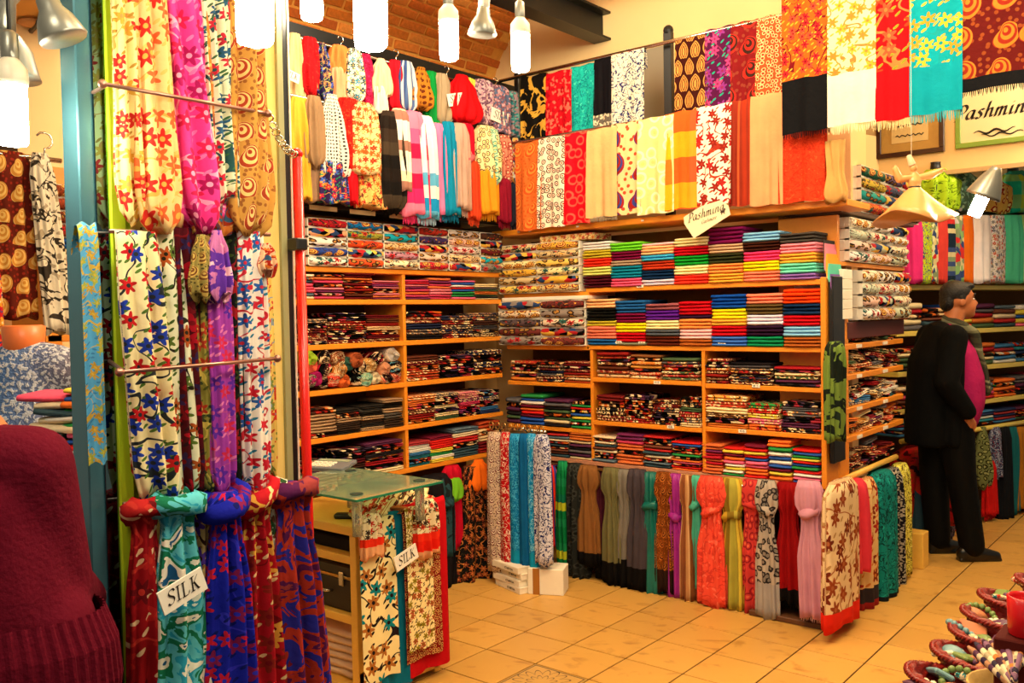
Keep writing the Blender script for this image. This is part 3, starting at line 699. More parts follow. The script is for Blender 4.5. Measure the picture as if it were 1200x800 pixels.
# shop display board with scarves standing on it, and two rods above
tb = MB().box((-.68, -.04, -.035), (1.62, .30, 0), .004).obj('display_shelf', WOOD, None, (0, .38, zs['top'])); tag(tb, 'long wooden shelf above the stacks carrying the hanging shawls', 'shelf')
for a in ((607, 272), (676, 265), (752, 258), (620, 270)): 
    s, z = PB.at(*a, .05); MB().box((s - .008, -.045, -.022), (s + .008, -.04, -.012)).obj('label_holder', WHITE, tb)
RODM = plain('brass_rod', '#b48a4c', .3, .8)
def rod(pl, x0, y0, x1, y1, out, r, label, m=RODM, name='rod', cat='rod'):
    s0, z0 = pl.at(x0, y0, out); s1, z1 = pl.at(x1, y1, out); return tag(MB().tube([pl.P(s0, out, z0), pl.P(s1, out, z1)], r, 8).obj(name, m, None, smooth=True), label, cat)
Zu, Zl = 3.125, 2.70
tag(MB().tube([(-.62, .38, Zu), (2.2, .38, Zu)], .011, 8).obj('hanging_rod', CHROME, smooth=True), 'upper metal rod from which the top row of shawls hangs', 'rod')
tag(MB().tube([(-.62, .33, Zl), (1.62, .33, Zl)], .011, 8).obj('hanging_rod', CHROME, smooth=True), 'lower metal rod carrying the second row of hanging shawls', 'rod')
tag(MB().box((-.02, -.02, 2.155), (.03, .02, 3.2), .004).ball((.005, 0, 3.21), .03, 10, 6).obj('rack_post', BLACK, None, (PB.at(783, 90, -.06)[0], .44, 0)), 'black steel post between the hanging shawls, showing by the grey pane', 'post')
tag(MB().box((-.02, -.02, 2.155), (.02, .02, 3.18), .004).obj('rack_post', BLACK, None, (PB.at(608, 150, -.1)[0], .48, 0)), 'black steel post in the corner beside the gold and black shawl', 'post')
F_ = fabric
UP = [(612, 641, 88, 168, F_('marble', ['#100c08', '#100c08', '#c89838', '#100c08'], 9), 'black shawl with gold leaf pattern'),
      (641, 671, 83, 162, F_('speckle', ['#c00c1c', '#c00c1c', '#c00c1c', '#d86050', '#a00818'], 70), 'red shawl with pale flecks'),
      (670, 698, 76, 155, F_('vine', ['#18a8a0', '#0c7880', '#40c8b8', '#108898'], 28), 'turquoise shawl with dark scrollwork'),
      (698, 719, 68, 148, F_('plain', ['#0c0a10']), 'plain black shawl with silver end'),
      (718, 756, 58, 148, F_('vine', ['#e6dcc4', '#242c60', '#3c4074', '#d8d0c0'], 24), 'white shawl with navy leaf print'),
      (793, 829, 42, 138, F_('medallion', ['#38100c', '#c89048', '#601c10', '#a87030'], 11), 'dark brown shawl with rows of gold medallions'),
      (828, 859, 32, 132, F_('floral', ['#501040', '#d84080', '#883088', '#20a088', '#882858'], 14), 'purple shawl with pink flowers'),
      (858, 888, 25, 128, F_('paisley', ['#781418', '#c02820', '#382018', '#883828'], 7), 'dark red paisley shawl'),
      (887, 918, 18, 110, F_('rings', ['#a85028', '#e8c890', '#90201c'], 40), 'shawl covered with small red and cream rings')]
for k, (a, b, yt, yb, m, lb) in enumerate(UP):
    hang('hanging_shawl', PB, a, b + 1, yt, yb, 0, m, lb + ', on the upper rod', 'shawl', 'shawls on the upper rod', k, waves=1.5, amp=.006, fr=(.03, F_('plain', ['#b8b0a0'])) if k == 3 else None, band=(.12, F_('speckle', ['#c8bca0', '#c8bca0', '#605850'], 90)) if k == 3 else None)
FRONT = [(918, 973, -60, 152, F_('floral', ['#b85818', '#d81c28', '#e84030', '#a0a030', '#701018'], 19), .28, '#0c0c10', None, 'shawl embroidered with red and yellow flowers, black end'),
         (972, 1026, -60, 143, F_('floral', ['#f0dca8', '#d0802c', '#c8a030', '#989840', '#b87838'], 16), .28, '#f2e4c8', '#f0e0b0', 'cream shawl embroidered with golden flowers, white fringed end'),
         (1025, 1068, -60, 139, F_('floral', ['#c80c14', '#e05030', '#c84020', '#8c8c28', '#e0783c'], 11), .27, '#d00814', '#e8c890', 'red shawl with embroidered band, plain red end'),
         (1067, 1128, -60, 130, F_('floral', ['#0898a8', '#e0b030', '#c89028', '#d8a840', '#189098'], 12), .28, '#0894a8', '#10a0b0', 'turquoise shawl with golden leaves, plain turquoise end'),
         (1127, 1230, -60, 98, F_('paisley', ['#5c1210', '#c07828', '#902818', '#8c401c'], 7), .0, '#101014', None, 'dark red shawl with large gold paisleys')]
zc = 3.35
for k, (a, b, yt, yb, m, bd, bc, fc, lb) in enumerate(FRONT):
    hang('hanging_shawl', PB, a, b + 2, yt, yb, .12, m, lb + ', hanging highest', 'shawl', 'embroidered shawls hanging highest', 40 + k, waves=1.2, amp=.008, back=.15, band=(bd, F_('plain', [bc])) if bd else (.09, F_('plain', ['#101014'])), fr=(.045, F_('plain', [fc])) if fc else ((.03, F_('plain', [bc]))))
q0, zq = PB.at(940, -60, .12)
tag(MB().tube([(1.0, .26, zq - .01), (3.6, .26, zq - .01)], .012, 8).obj('hanging_rod', CHROME, smooth=True), 'top rod under the ceiling holding the embroidered shawls', 'rod')
LOW = [(606, 636, 166, 268, F_('paisley', ['#d8682c', '#c85020', '#e08838', '#c05820'], 9), 'orange shawl with tone-on-tone paisleys', None),
       (633, 662, 160, 264, F_('rings', ['#f0e0c8', '#501c14', '#b04028'], 26), 'white shawl with brown curls', None),
       (660, 692, 155, 260, F_('rings', ['#d80c20', '#f05848', '#d80c20'], 14), 'red shawl with circle pattern', None),
       (690, 723, 150, 252, F_('plain', ['#d8b078']), 'plain sand-coloured shawl with silver hem', '#a89880'),
       (718, 752, 143, 249, F_('paisley', ['#e8c890', '#982018', '#384088', '#c04828'], 6), 'cream shawl with large red and blue paisleys', None),
       (750, 789, 137, 248, F_('rings', ['#e8d48c', '#f4eac0', '#e0c878'], 12), 'pale gold patterned shawl', None),
       (781, 820, 130, 243, F_('plaid', ['#f04020', '#e82838', '#f8d018', '#f07020'], 9), 'red, orange and yellow plaid shawl', None),
       (818, 857, 123, 238, F_('floral', ['#f0e4d4', '#a81c1c', '#882018', '#b84828', '#a03020'], 15), 'white shawl with dark red flowers', None),
       (855, 884, 117, 239, F_('stripes', ['#b84020', '#a03018', '#c85028', '#8c2c1c'], 90), 'rust shawl with fine stripes', None),
       (881, 918, 110, 238, F_('plain', ['#e89868']), 'plain peach shawl', None),
       (915, 966, 105, 234, F_('vine', ['#d83c1c', '#c02c14', '#e85028', '#b82818'], 30), 'orange red brocade shawl', None)]
for k, (a, b, yt, yb, m, lb, fc) in enumerate(LOW):
    hang('hanging_shawl', PB, a, b + 2, yt, yb, .055 + .004 * (k % 2), m, lb + ', on the lower rod', 'shawl', 'shawls on the lower rod', 70 + k, waves=1.4, amp=.010, back=.9, fr=(.03, F_('plain', [fc])) if fc else None)
gather('wrapped_bundle', PB, 966, 992, 165, 236, .06, F_('plain', ['#c89858']), [(0, .9), (.5, .75), (.9, 1.1), (1, .9)], 'crumpled tan cloth bundle at the right end of the display shelf', 'bundle', seed=3, pleats=5)

# Pashmina cashmere sign leaning on the stacks
o = empty('shop_sign', PB.P(PB.at(830, 262, .08)[0], .10, PB.at(830, 255, .08)[1]), (0, math.radians(-14), 0)); tag(o, 'cream card sign reading Pashmina Cashmere, leaning against the display shelf', 'sign')
b = MB(); pts = [(-.128, -.075), (-.09, -.078), (.105, -.035), (.128, .0), (.085, .06), (.05, .068), (-.11, .045), (-.135, .02)]
pts = [(-.10, -.085), (.135, -.03), (.135, .02), (.10, .062), (-.02, .068), (-.13, .045), (-.135, .01)]
n = len(pts); b.V = [(x, 0, z) for x, z in pts] + [(x, .005, z) for x, z in pts]; b.F = [tuple(range(n)), tuple(range(2 * n - 1, n - 1, -1))] + [(i, i + n, (i + 1) % n + n, (i + 1) % n) for i in range(n)]
b.obj('card', plain('sign_card', '#f4e4bc', .6), o); INK = plain('brown_ink', '#3a2410', .6)
text('lettering', 'Pashmina', .047, INK, o, (.0, -.003, .024), (PI / 2, 0, 0), .5); text('lettering', 'Cashmere', .020, INK, o, (.01, -.003, -.018), (PI / 2, 0, 0), .5)
b = MB().ball((.098, -.002, .0), (.014, .0015, .007)).ball((.112, -.002, .008), (.005, .0015, .006)).box((.088, -.003, -.016), (.091, -.001, -.004)).box((.104, -.003, -.016), (.107, -.001, -.004)); b.obj('emblem', INK, o)

# ================================================================== LEFT SHELF UNIT (plane PL)
ul = empty('shelf_unit', PL.P(0, 0, 0), PL.rot()); tag(ul, 'orange wooden shelf unit along the left wall with two columns of shelves', 'shelf unit')
def lboard(name, s0, s1, z, th=.028, d=.34, m=WOOD):
    return MB().box((s0, 0, -th), (s1, d, 0), .003).obj(name, m, ul, (0, 0, z))
for z in (1.885, 1.712, 1.475, 1.235, .985, .735): lboard('shelf', -1.40, .355, z)
MB().box((-1.425, -.005, .05), (-1.40, .35, 2.2), .003).obj('side_panel', WOOD, ul)
lboard('shelf', -1.40, .355, 2.205, .012, .3, DARK)
MB().box((-.522, .004, .735), (-.498, .34, 1.86), .002).obj('divider', WOOD, ul)
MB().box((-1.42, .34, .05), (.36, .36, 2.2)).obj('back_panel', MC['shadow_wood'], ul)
# boxed scarves on the top shelf
LB = [(358, 404, 'multicoloured'), (404, 446, 'bright'), (447, 487, 'floral'), (488, 522, 'swirled'), (523, 559, 'pale speckled'), (560, 586, 'blue and dark')]
LBC = [[('white', '#ece0d0'), ('blue', '#28408c'), ('white', '#f0e0d8'), ('peach', '#e8a880'), ('red', '#c01c2c')], [('red', '#d85028'), ('mint', '#88c8a0'), ('orange', '#d84820'), ('olive', '#989838'), ('blue', '#0c64a0')],
       [('cream', '#ecdcb8'), ('mauve', '#b88498'), ('beige', '#e0b888'), ('turquoise', '#18a0b8'), ('red', '#e87858')], [('red', '#c02038'), ('cream', '#e8c8b0'), ('beige', '#d8a068'), ('navy', '#403068'), ('brick', '#a82c20')],
       [('cream', '#f0dcb8'), ('beige', '#e8c490'), ('grey', '#d8c8c0'), ('pink', '#e8b8a8'), ('grey', '#c8b8b0')], [('grey', '#787068'), ('turquoise', '#10a8c0'), ('dark red', '#681c20'), ('maroon', '#501828'), ('brown', '#503020')]]
for k, (a, b, nm) in enumerate(LB):
    s0 = PL.at(a, 280)[0]; s1 = PL.at(b, 280)[0]
    for i in range(5):
        z0 = 1.888 + .05 * i; cn, c = LBC[k][i]
        scarf_box('scarf_box', PL, s0 + .003, s1 - .002, z0, z0 + .048, .01, BOXP[(k * 2 + i) % 5], c, '%s boxed silk scarf, %s from bottom, %s column on the left unit top shelf' % (cn, ORD[i + 1], ORD[k + 1]), 'boxed silk scarves on the left unit')
GL = 'folded shawls on the left unit, '
kw = dict(lobes=1)
bay('folded_shawl', 'shawl', PL, 358, 469, 335, 1.712, .135, [(.35, 'stripe', 8, 1), (1.2, 'pinks', 8, .95), (1.2, 'warm', 10, 1.0), (1.2, 'pinks', 9, .85)], 'left unit top left shelf', [SOL, SOL, PAT[0]], GL + 'top row', **kw)
bay('folded_shawl', 'shawl', PL, 476, 584, 335, 1.712, .13, [(1.3, 'pinks', 8, .9), (1.3, 'pinks', 8, 1.05), (1.4, 'bright', 8, .9), (1.5, 'mixed', 9, .85)], 'left unit top right shelf', [SOL], GL + 'top row', **kw)
bay('folded_shawl', 'shawl', PL, 358, 470, 382, 1.475, .165, [(.8, 'dark', 6, .8), (1.5, 'warm', 7, 1), (1.4, 'warm', 7, .95)], 'left unit second left shelf', PAT, GL + 'second row')
bay('folded_shawl', 'shawl', PL, 476, 585, 382, 1.475, .165, [(1.4, 'dark', 5, 1), (1.3, 'dark', 5, .9), (1.1, 'dark', 6, .9)], 'left unit second right shelf', PAT, GL + 'second row')
bay('folded_shawl', 'shawl', PL, 476, 590, 425, 1.235, .155, [(1.3, 'warm', 5, 1), (1.4, 'dark', 5, .95), (1.3, 'dark', 4, 1)], 'left unit third right shelf', PAT, GL + 'third row')
bay('folded_shawl', 'shawl', PL, 362, 474, 485, .985, .165, [(1.2, 'blacks', 5, .9), (1.1, 'blacks', 6, .8), (1.1, 'blacks', 7, .85), (1, 'blacks', 6, 1)], 'left unit fourth left shelf', [SOL, SOL, SOL, PAT[0]], GL + 'fourth row')
bay('folded_shawl', 'shawl', PL, 479, 586, 480, .985, .16, [(1.2, 'warm', 6, 1), (1.1, 'mixed', 7, 1), (1, 'pinks', 7, .95), (1, 'blues', 7, .95)], 'left unit fourth right shelf', [PAT[0], PAT[3], PAT[2]], GL + 'fourth row')
bay('folded_shawl', 'shawl', PL, 362, 474, 535, .735, .16, [(1.0, 'blacks', 6, .8), (1.1, 'dark', 6, 1), (1.6, 'mixed', 8, 1.1)], 'left unit bottom left shelf', [PAT[0], PAT[3]], GL + 'bottom row')
bay('folded_shawl', 'shawl', PL, 480, 588, 530, .735, .19, [(.9, 'blues', 7, .75), (1, 'bright', 7, .85), (1.2, 'stripe', 6, 1), (1.1, 'warm', 5, 1.1)], 'left unit bottom right shelf', [SOL, PAT[0], SOL], GL + 'bottom row')
# rolled scarves lying end-on (third row left)
def spiral_roll():
    b = MB(); pr = []
    for i in range(9): r = .5 - i * .055; pr.append((r, (.5 if i % 2 == 0 else .42) + (.04 if i % 2 == 0 else 0)))
    prof = [(.35, -.5), (.46, -.45), (.5, .3), (.49, .48)] + [(r, z) for r, z in pr[1:]]
    return b.lathe(prof, 16, wav=lambda r, z, th: (r * (1 + .07 * math.sin(2 * th + r * 9) + .03 * math.sin(5 * th)), .03 * math.sin(3 * th)))
SR = spiral_roll(); SRM = {}
def roll(loc, r, L, m, col, rotz, label, group, tilt=0):
    if m.name not in SRM:
        me = bpy.data.meshes.new('rolled_scarf'); me.from_pydata(SR.V, [], SR.F); me.polygons.foreach_set('use_smooth', [True] * len(SR.F)); me.materials.append(m); SRM[m.name] = me
    # local z -> front
    o = inst('rolled_scarf', SRM[m.name], None, loc, (PI / 2, tilt, rotz), (r * 2, r * 2, L)); o.color = lin(col); return tag(o, label, 'scarf', group)
RP = (.09, .09, .2); RM_ = [fabric('plain', [None], pre=RP), fabric('speckle', [None, '#e8c090', '#402020', None], 70, RP), fabric('vine', [None, '#e8d0a0', '#301818', None], 40, RP)]
RL = [(364, 420, 'lime green', '#a8c030'), (380, 418, 'brown', '#5c3020'), (398, 420, 'rust', '#884020'), (418, 422, 'orange brown', '#a04c28'), (444, 420, 'crimson', '#a01828'), (462, 416, 'pale grey', '#b8a8a0'),
      (366, 428, 'coral', '#e86048'), (382, 432, 'rose red', '#c8203c'), (400, 433, 'ochre', '#c87830'), (410, 426, 'dark teal', '#284c40'), (424, 430, 'green', '#2c7c50'), (436, 428, 'gold', '#c08030'), (452, 432, 'peach', '#d89068'), (465, 430, 'blue', '#4c90a8'),
      (364, 446, 'black', '#302c28'), (370, 444, 'magenta', '#b01c60'), (380, 448, 'dark red', '#801820'), (392, 445, 'bright red', '#e02818'), (406, 447, 'orange', '#d86028'), (420, 447, 'mint white', '#b0d0b8'), (430, 446, 'green white', '#88b898'), (442, 446, 'cream', '#e0c8a0'), (454, 444, 'salmon', '#d87058'), (466, 443, 'red', '#c03020')]
for i, (px, py, nm, c) in enumerate(RL):
    s, z = PL.at(px, py, .0); r = .040 if py < 440 else .037; z = max(z, 1.235 + r)
    roll(PL.P(s, -.09 - RS.uniform(0, .02), z), r * RS.uniform(.95, 1.15), .2, RM_[i % 3], c, PL.a, '%s rolled scarf lying end-on in the left unit pigeonhole%s' % (nm, ', lowest layer' if py >= 440 else (', middle layer' if py >= 424 else ', top layer')), 'rolled scarves on the left unit', RS.uniform(0, 3))
# scarves hanging above the left unit in two tiers (pixel columns and rows read off the plane)
g = lambda x, y: (330 + x / 2.962, y / 2.962)
def tier(rows, out, grp, seed0, tn):
    for k, r in enumerate(rows):
        x0, x1, y0, y1, prof, m, lb = r[:7]; kw = r[7] if len(r) > 7 else {}
        a, b = g(x0, y0), g(x1, y1)
        gather('hanging_scarf', PL, a[0], b[0], a[1], b[1], out + .015 * (k % 3), m, prof, lb + ', ' + tn, 'scarf', grp, seed0 + k, **kw)
FB = fabric
FR = lambda c: dict(fr=(.05, FB('plain', [c])))
UT = [(18, 78, 118, 360, P_LOOP, FB('plain', ['#d8b888']), 'beige looped scarf with a label'), (64, 135, 132, 335, P_LOOP, FB('vine', ['#c8141c', '#a01018', '#d83028', '#b01820'], 30), 'red lace scarf'),
      (112, 172, 150, 345, P_BAG, FB('floral', ['#201848', '#4058b0', '#986848', '#507840', '#c8a060'], 26), 'navy floral scarf'), (162, 240, 160, 260, P_LOOP, FB('plain', ['#e08040']), 'orange bunched scarf top'),
      (172, 222, 235, 345, P_STRAIGHT, FB('plain', ['#e8a078']), 'peach hanging scarf'), (222, 285, 172, 355, P_LOOP, FB('floral', ['#e8e0c8', '#2888b0', '#204858', '#588838', '#d8a850'], 24), 'white scarf with blue and green print'),
      (270, 318, 190, 375, P_LOOP, FB('vine', ['#b81848', '#801030', '#d83060'], 26), 'magenta scarf'), (308, 382, 205, 335, P_BAG, FB('plain', ['#f0c8a0']), 'cream bunched scarf'),
      (322, 365, 300, 390, P_STRAIGHT, FB('plain', ['#e8dcc8']), 'white striped scarf tail'), (365, 428, 212, 390, P_LOOP, FB('plain', ['#c01424']), 'crimson scarf'),
      (400, 465, 215, 390, P_LOOP, FB('stripes', ['#506898', '#7888b0', '#304880', '#c8c8c8'], 60), 'blue grey striped scarf'), (448, 522, 235, 380, P_BAG, FB('dots', ['#b07020', '#602810', '#d09030'], 30), 'golden brown scarf with dots'),
      (492, 548, 250, 455, P_LOOP, FB('plain', ['#0c8838']), 'bright green scarf'), (525, 588, 258, 432, P_LOOP, FB('plain', ['#a08c70']), 'taupe looped scarf'),
      (570, 682, 262, 428, P_BAG, FB('plain', ['#c80c14']), 'wide red scarf with a silk label'), (618, 672, 272, 360, P_STRAIGHT, FB('plain', ['#b8c048']), 'lime scarf'),
      (662, 735, 280, 430, P_STRAIGHT, FB('speckle', ['#805870', '#b08898', '#604058', '#c8a8a8'], 90), 'mauve speckled scarf'), (722, 785, 300, 465, P_STRAIGHT, FB('speckle', ['#a07078', '#c898a0', '#704858', '#506080'], 90), 'pink grey speckled scarf'),
      (775, 830, 320, 480, P_STRAIGHT, FB('speckle', ['#308088', '#70b0a8', '#285860', '#a08088'], 90), 'teal speckled scarf')]
tier(UT, .06, 'scarves on the upper rail of the left wall', 100, 'upper rail of the left wall')
LT = [(20, 105, 340, 550, P_LOOP, FB('plain', ['#e0a838']), 'mustard looped scarf'), (60, 100, 540, 690, P_STRAIGHT, FB('plain', ['#d8a030']), 'mustard scarf tail'), (78, 150, 335, 580, P_LOOP, FB('plain', ['#987858']), 'taupe brown scarf'),
      (82, 138, 540, 700, P_STRAIGHT, FB('plain', ['#886850']), 'grey brown scarf tail'), (120, 232, 330, 625, P_BAG, FB('dots', ['#e0d8cc', '#282834'], 55), 'white scarf with black dots'), (132, 225, 560, 705, P_STRAIGHT, FB('floral', ['#302050', '#c02838', '#4060b8', '#208858', '#d89848'], 24), 'dark floral scarf end'),
      (180, 285, 345, 605, P_LOOP, FB('vine', ['#c81c14', '#901010', '#e04828'], 30), 'red patterned scarf'), (225, 262, 590, 705, P_STRAIGHT, FB('plain', ['#c0101c']), 'red scarf end'), (240, 335, 360, 605, P_TAIL, FB('floral', ['#e8c890', '#d86020', '#c03020', '#888c38', '#a86028'], 26), 'cream scarf with orange flowers'),
      (258, 358, 560, 720, P_STRAIGHT, FB('floral', ['#e8b868', '#c82020', '#e07028', '#507038', '#703020'], 24), 'gold floral scarf end'), (330, 425, 390, 740, P_LOOP, FB('bands', ['#1c1410', '#30241c', '#120e0c', '#3c3024'], 14), 'black and brown scarf with faint squares'),
      (380, 442, 380, 665, P_STRAIGHT, FB('bands', ['#e8dccc', '#e8d0b0', '#a07060', '#e8e0d8'], 18), 'white and brown banded scarf'), (335, 368, 560, 715, P_STRAIGHT, FB('bands', ['#e0d4c0', '#c0a080', '#383028'], 20), 'cream scarf end beside the black scarf'), (415, 505, 390, 750, P_TAIL, FB('bands', ['#e82868', '#f05888', '#c01848', '#f07898'], 12), 'bright pink scarf in two tones', FR('#e83870')),
      (465, 535, 405, 755, P_TAIL, FB('bands', ['#e8e4e0', '#1888c0', '#e8e8ec', '#58a8d0', '#f0ece8'], 14), 'white and blue banded scarf', FR('#a0c0d8')), (510, 572, 430, 740, P_TAIL, FB('plain', ['#e878a8']), 'soft pink scarf', FR('#e878a8')),
      (550, 612, 425, 745, P_TAIL, FB('plain', ['#0c80a8']), 'teal blue scarf', FR('#1078a0')), (590, 650, 430, 725, P_TAIL, FB('plain', ['#b89888']), 'grey pink scarf', FR('#c8a090')), (612, 668, 440, 680, P_BAG, FB('bands', ['#e8b0a8', '#f0d8d0', '#c86068'], 20), 'pink and white knotted scarf', dict(kn=(.45, .34))),
      (620, 665, 430, 590, P_STRAIGHT, FB('plain', ['#b80c28']), 'crimson narrow scarf'), (645, 685, 560, 760, P_STRAIGHT, FB('plain', ['#c84020']), 'brick red fringed scarf end', FR('#c84020')), (662, 755, 440, 615, P_LOOP, FB('rings', ['#ecd8a0', '#604828', '#c89838'], 26), 'cream looped scarf with brown rings'),
      (678, 745, 590, 740, P_STRAIGHT, FB('plain', ['#d89020']), 'mustard scarf end', FR('#d89020')), (708, 760, 450, 640, P_LOOP, FB('rings', ['#b8d8b0', '#408878', '#d8a858'], 28), 'mint looped scarf with rings'), (745, 800, 470, 640, P_LOOP, FB('rings', ['#d88068', '#882828', '#f0d0b0'], 28), 'salmon looped scarf with rings'),
      (788, 836, 480, 635, P_BAG, FB('speckle', ['#e8e0d0', '#b02830', '#283058', '#d8a050'], 60), 'white looped scarf with coloured specks'), (750, 792, 620, 770, P_STRAIGHT, FB('plain', ['#801028']), 'dark red scarf end', FR('#801028')), (792, 830, 625, 780, P_STRAIGHT, FB('plain', ['#303448']), 'slate scarf end', FR('#303448'))]
tier(LT, .10, 'scarves on the lower rail of the left wall', 140, 'lower rail of the left wall')
zr = PL.at(470, 72, .06)[1]
tag(MB().tube([PL.P(-1.38, .05, 3.03), PL.P(.55, .05, 3.03)], .01, 8).obj('hanging_rail', CHROME, smooth=True), 'upper rail on the left wall with the bunched scarves', 'rail')
tag(MB().tube([PL.P(-1.38, .09, 2.72), PL.P(.45, .09, 2.72)], .01, 8).obj('hanging_rail', CHROME, smooth=True), 'lower rail on the left wall behind the long scarves', 'rail')
for x, y in ((205, 150), (397, 195), (573, 250), (742, 290)):
    px, py = g(x, y); s, z = PL.at(px, py, .07); a = [(math.cos(t) * .018, 0, math.sin(t) * .018 + .02) for t in [k * PI / 5 for k in range(-2, 6)]]
    tag(MB().tube([(0, 0, -.05), (0, 0, -.002)] + a[::1], .0035, 6).obj('hanger_hook', CHROME, None, PL.P(s, .07, z), PL.rot(), True), 'metal hanger hook above the %s on the upper left rail' % {205: 'orange bunched scarf', 397: 'crimson scarf', 573: 'wide red scarf', 742: 'mauve speckled scarf'}[x], 'hook')

def silk(pl, px, py, wpx, out, body, label, rotd, size=.04, hpx=None, n='silk_sign'):
    s, z = pl.at(px, py, out); s2 = pl.at(px + wpx, py, out)[0]; w_ = abs(s2 - s); h = w_ * .5
    o = MB().box((-w_ / 2, -.002, -h / 2), (w_ / 2, .002, h / 2)).obj(n, plain('label_card', '#f4efe4', .5), None, pl.P(s, out, z), (0, math.radians(-rotd), pl.a)); tag(o, label, 'sign')
    o.rotation_mode = 'XYZ'; text('lettering', body, h * .62, TXT, o, (0, -.0035, 0), (PI / 2, 0, 0), .25); return o
for px, py, b, l, r_ in ((605 / 2.962 + 330, 345 / 2.962, 'SILK', 'white SILK card on the wide red scarf, left wall', 14), (757 / 2.962 + 330, 405 / 2.962, 'SILK', 'white SILK card on the speckled scarves, left wall', -8), (33 / 2.962 + 330, 262 / 2.962, 'SILK', 'white SILK card on the beige looped scarf by the door frame', -12)):
    silk(PL, px, py, 19, .13, b, l, r_)
for px, py in ((379, 244), (425, 249), (470, 254)):
    s, z = PL.at(px, py, .03); MB().box((s - .09, -.032, z - .012), (s + .09, -.028, z + .012)).obj('price_label', plain('yellowed_label', '#d8c090', .6), ul)

# scarves hanging under the left unit
def under(pl, rows, out, z_top, grp, seed0):
    for k, r in enumerate(rows):
        x0, x1, y0, y1, prof, m, lb = r[:7]; kw = dict(r[7]) if len(r) > 7 else {}
        o_ = kw.pop('o', out + .012 * (k % 2)); gather(kw.pop('n', 'hanging_scarf'), pl, x0, x1, y0, y1, o_, m, prof, lb, 'scarf', grp, seed0 + k, **kw)
BLKF = lambda L=.05: dict(fr=(L, FB('plain', ['#0c0a0a'])))
UL = [(488, 530, 556, 690, P_STRAIGHT, FB('plain', ['#181418']), 'black scarf hanging nearest the cabinet', BLKF()), (505, 530, 560, 650, P_TAIL, FB('marble', ['#204048', '#284850', '#182428'], 20), 'dark teal scarf hanging under the left unit', dict(kn=(.3, .4), o=.05)),
      (519, 541, 545, 640, P_STRAIGHT, FB('plain', ['#b80c28']), 'crimson scarf hanging under the left unit', dict(o=.03)), (524, 541, 560, 586, P_LOOP, FB('plain', ['#70b828']), 'lime green scarf loop under the left unit', dict(o=.07)),
      (532, 578, 545, 680, [(0, .45), (.3, .6), (1, 1)], FB('floral', ['#12100e', '#a85828', '#803820', '#302818', '#c07838'], 22), 'black scarf with orange flowers and black fringe', dict(fr=(.07, FB('plain', ['#0c0a0a'])), o=.06)),
      (548, 574, 538, 575, P_BAG, FB('plain', ['#f07018']), 'orange knotted scarf under the left unit', dict(o=.08)), (560, 582, 575, 660, P_STRAIGHT, FB('plain', ['#a80c20']), 'red scarf below the orange knot', dict(o=.02))]
under(PL, UL, .03, .7, 'scarves hanging under the left unit', 200)

# ================================================================== corner rack with blue scarves
PR = Plane(0, -.03, 0); rk = empty('clothes_rack', PR.P(PR.at(610, 690)[0], 0, 0)); tag(rk, 'small metal rack in the corner carrying the blue scarves', 'rack')
sa, za = PR.at(574, 500); sb, zb2 = PR.at(640, 503); x0_ = rk.location.x
MB().tube([(sa - x0_, 0, za), (sb - x0_, 0, za)], .008, 8).obj('rail', CHROME, rk, smooth=True)
MB().tube([(.0, .1, .0), (.0, .1, za), (0, 0, za)], .009, 8).obj('pole', CHROME, rk, smooth=True)
for i in range(9):
    s = sa + (sb - sa) * (i + .5) / 9 - x0_; MB().tube([(s + math.cos(t) * .016, -.012, za + .012 + math.sin(t) * .022) for t in [q * PI / 5 for q in range(-3, 8)]], .004, 6).obj('clip', RODM, rk, smooth=True)
RKS = [(573, 590, 506, 668, FB('paisley', ['#d0b8a0', '#702028', '#e8dcc8', '#481820'], 16), 'white and maroon patterned scarf'), (588, 600, 506, 660, FB('vine', ['#b81420', '#e0c8b0', '#801018'], 30), 'red scarf with pale specks'),
       (598, 612, 508, 662, FB('vine', ['#0c78b8', '#48b0e0', '#085088'], 34), 'bright blue scarf'), (610, 620, 508, 664, FB('plain', ['#0c5c98']), 'deep blue satin scarf'), (618, 630, 508, 666, FB('vine', ['#1088c8', '#80c8e8', '#0c60a0'], 30), 'sky blue scarf with swirls'), (628, 645, 509, 660, FB('vine', ['#d0d0e0', '#182060', '#283880', '#202868'], 30), 'navy and white scrolled scarf')]
for k, (a, b, y0, y1, m, lb) in enumerate(RKS):
    gather('hanging_scarf', PR, a - 1, b + 1, y0, y1, .02 + .01 * (k % 2), m, P_STRAIGHT, lb + ' on the corner rack', 'scarf', 'scarves on the corner rack', 220 + k, pleats=4, amp=.2, flat=.5, band=(.12, FB('plain', ['#1090c0'])) if k in (2, 4) else None)
bx = onz(609, 697, 0); PBX = Plane(bx.x, bx.y, 35)
for i in range(4):
    o = MB().box((-.26, 0, 0), (0, .16, .036), .002).box((-.258, .002, .033), (.004, .164, .0375)).obj('flat_box', WHITE, None, (bx.x - .01 * (i % 2), bx.y + .008 * (i % 3), .0005 + .0385 * i), (0, 0, math.radians(-17 + (i % 2) * 3)))
    tag(o, 'flat white box with small print, %s from bottom under the corner rack' % ORD[i + 1], 'box', 'flat white boxes under the corner rack'); text('print', 'CT-BETOA', .017, TXT, o, (-.09, -.001, .017), (PI / 2, 0, 0), 0)
o = MB().box((.03, 0, .0), (.24, .15, .15), .003).obj('carton', WHITE, None, (bx.x, bx.y + .03, .0005), (0, 0, math.radians(25))); tag(o, 'white carton taped with brown tape beside the flat boxes', 'box')
MB().box((.06, -.002, .0), (.1, .0, .151)).obj('tape', plain('brown_tape', '#a86c28', .4), o)

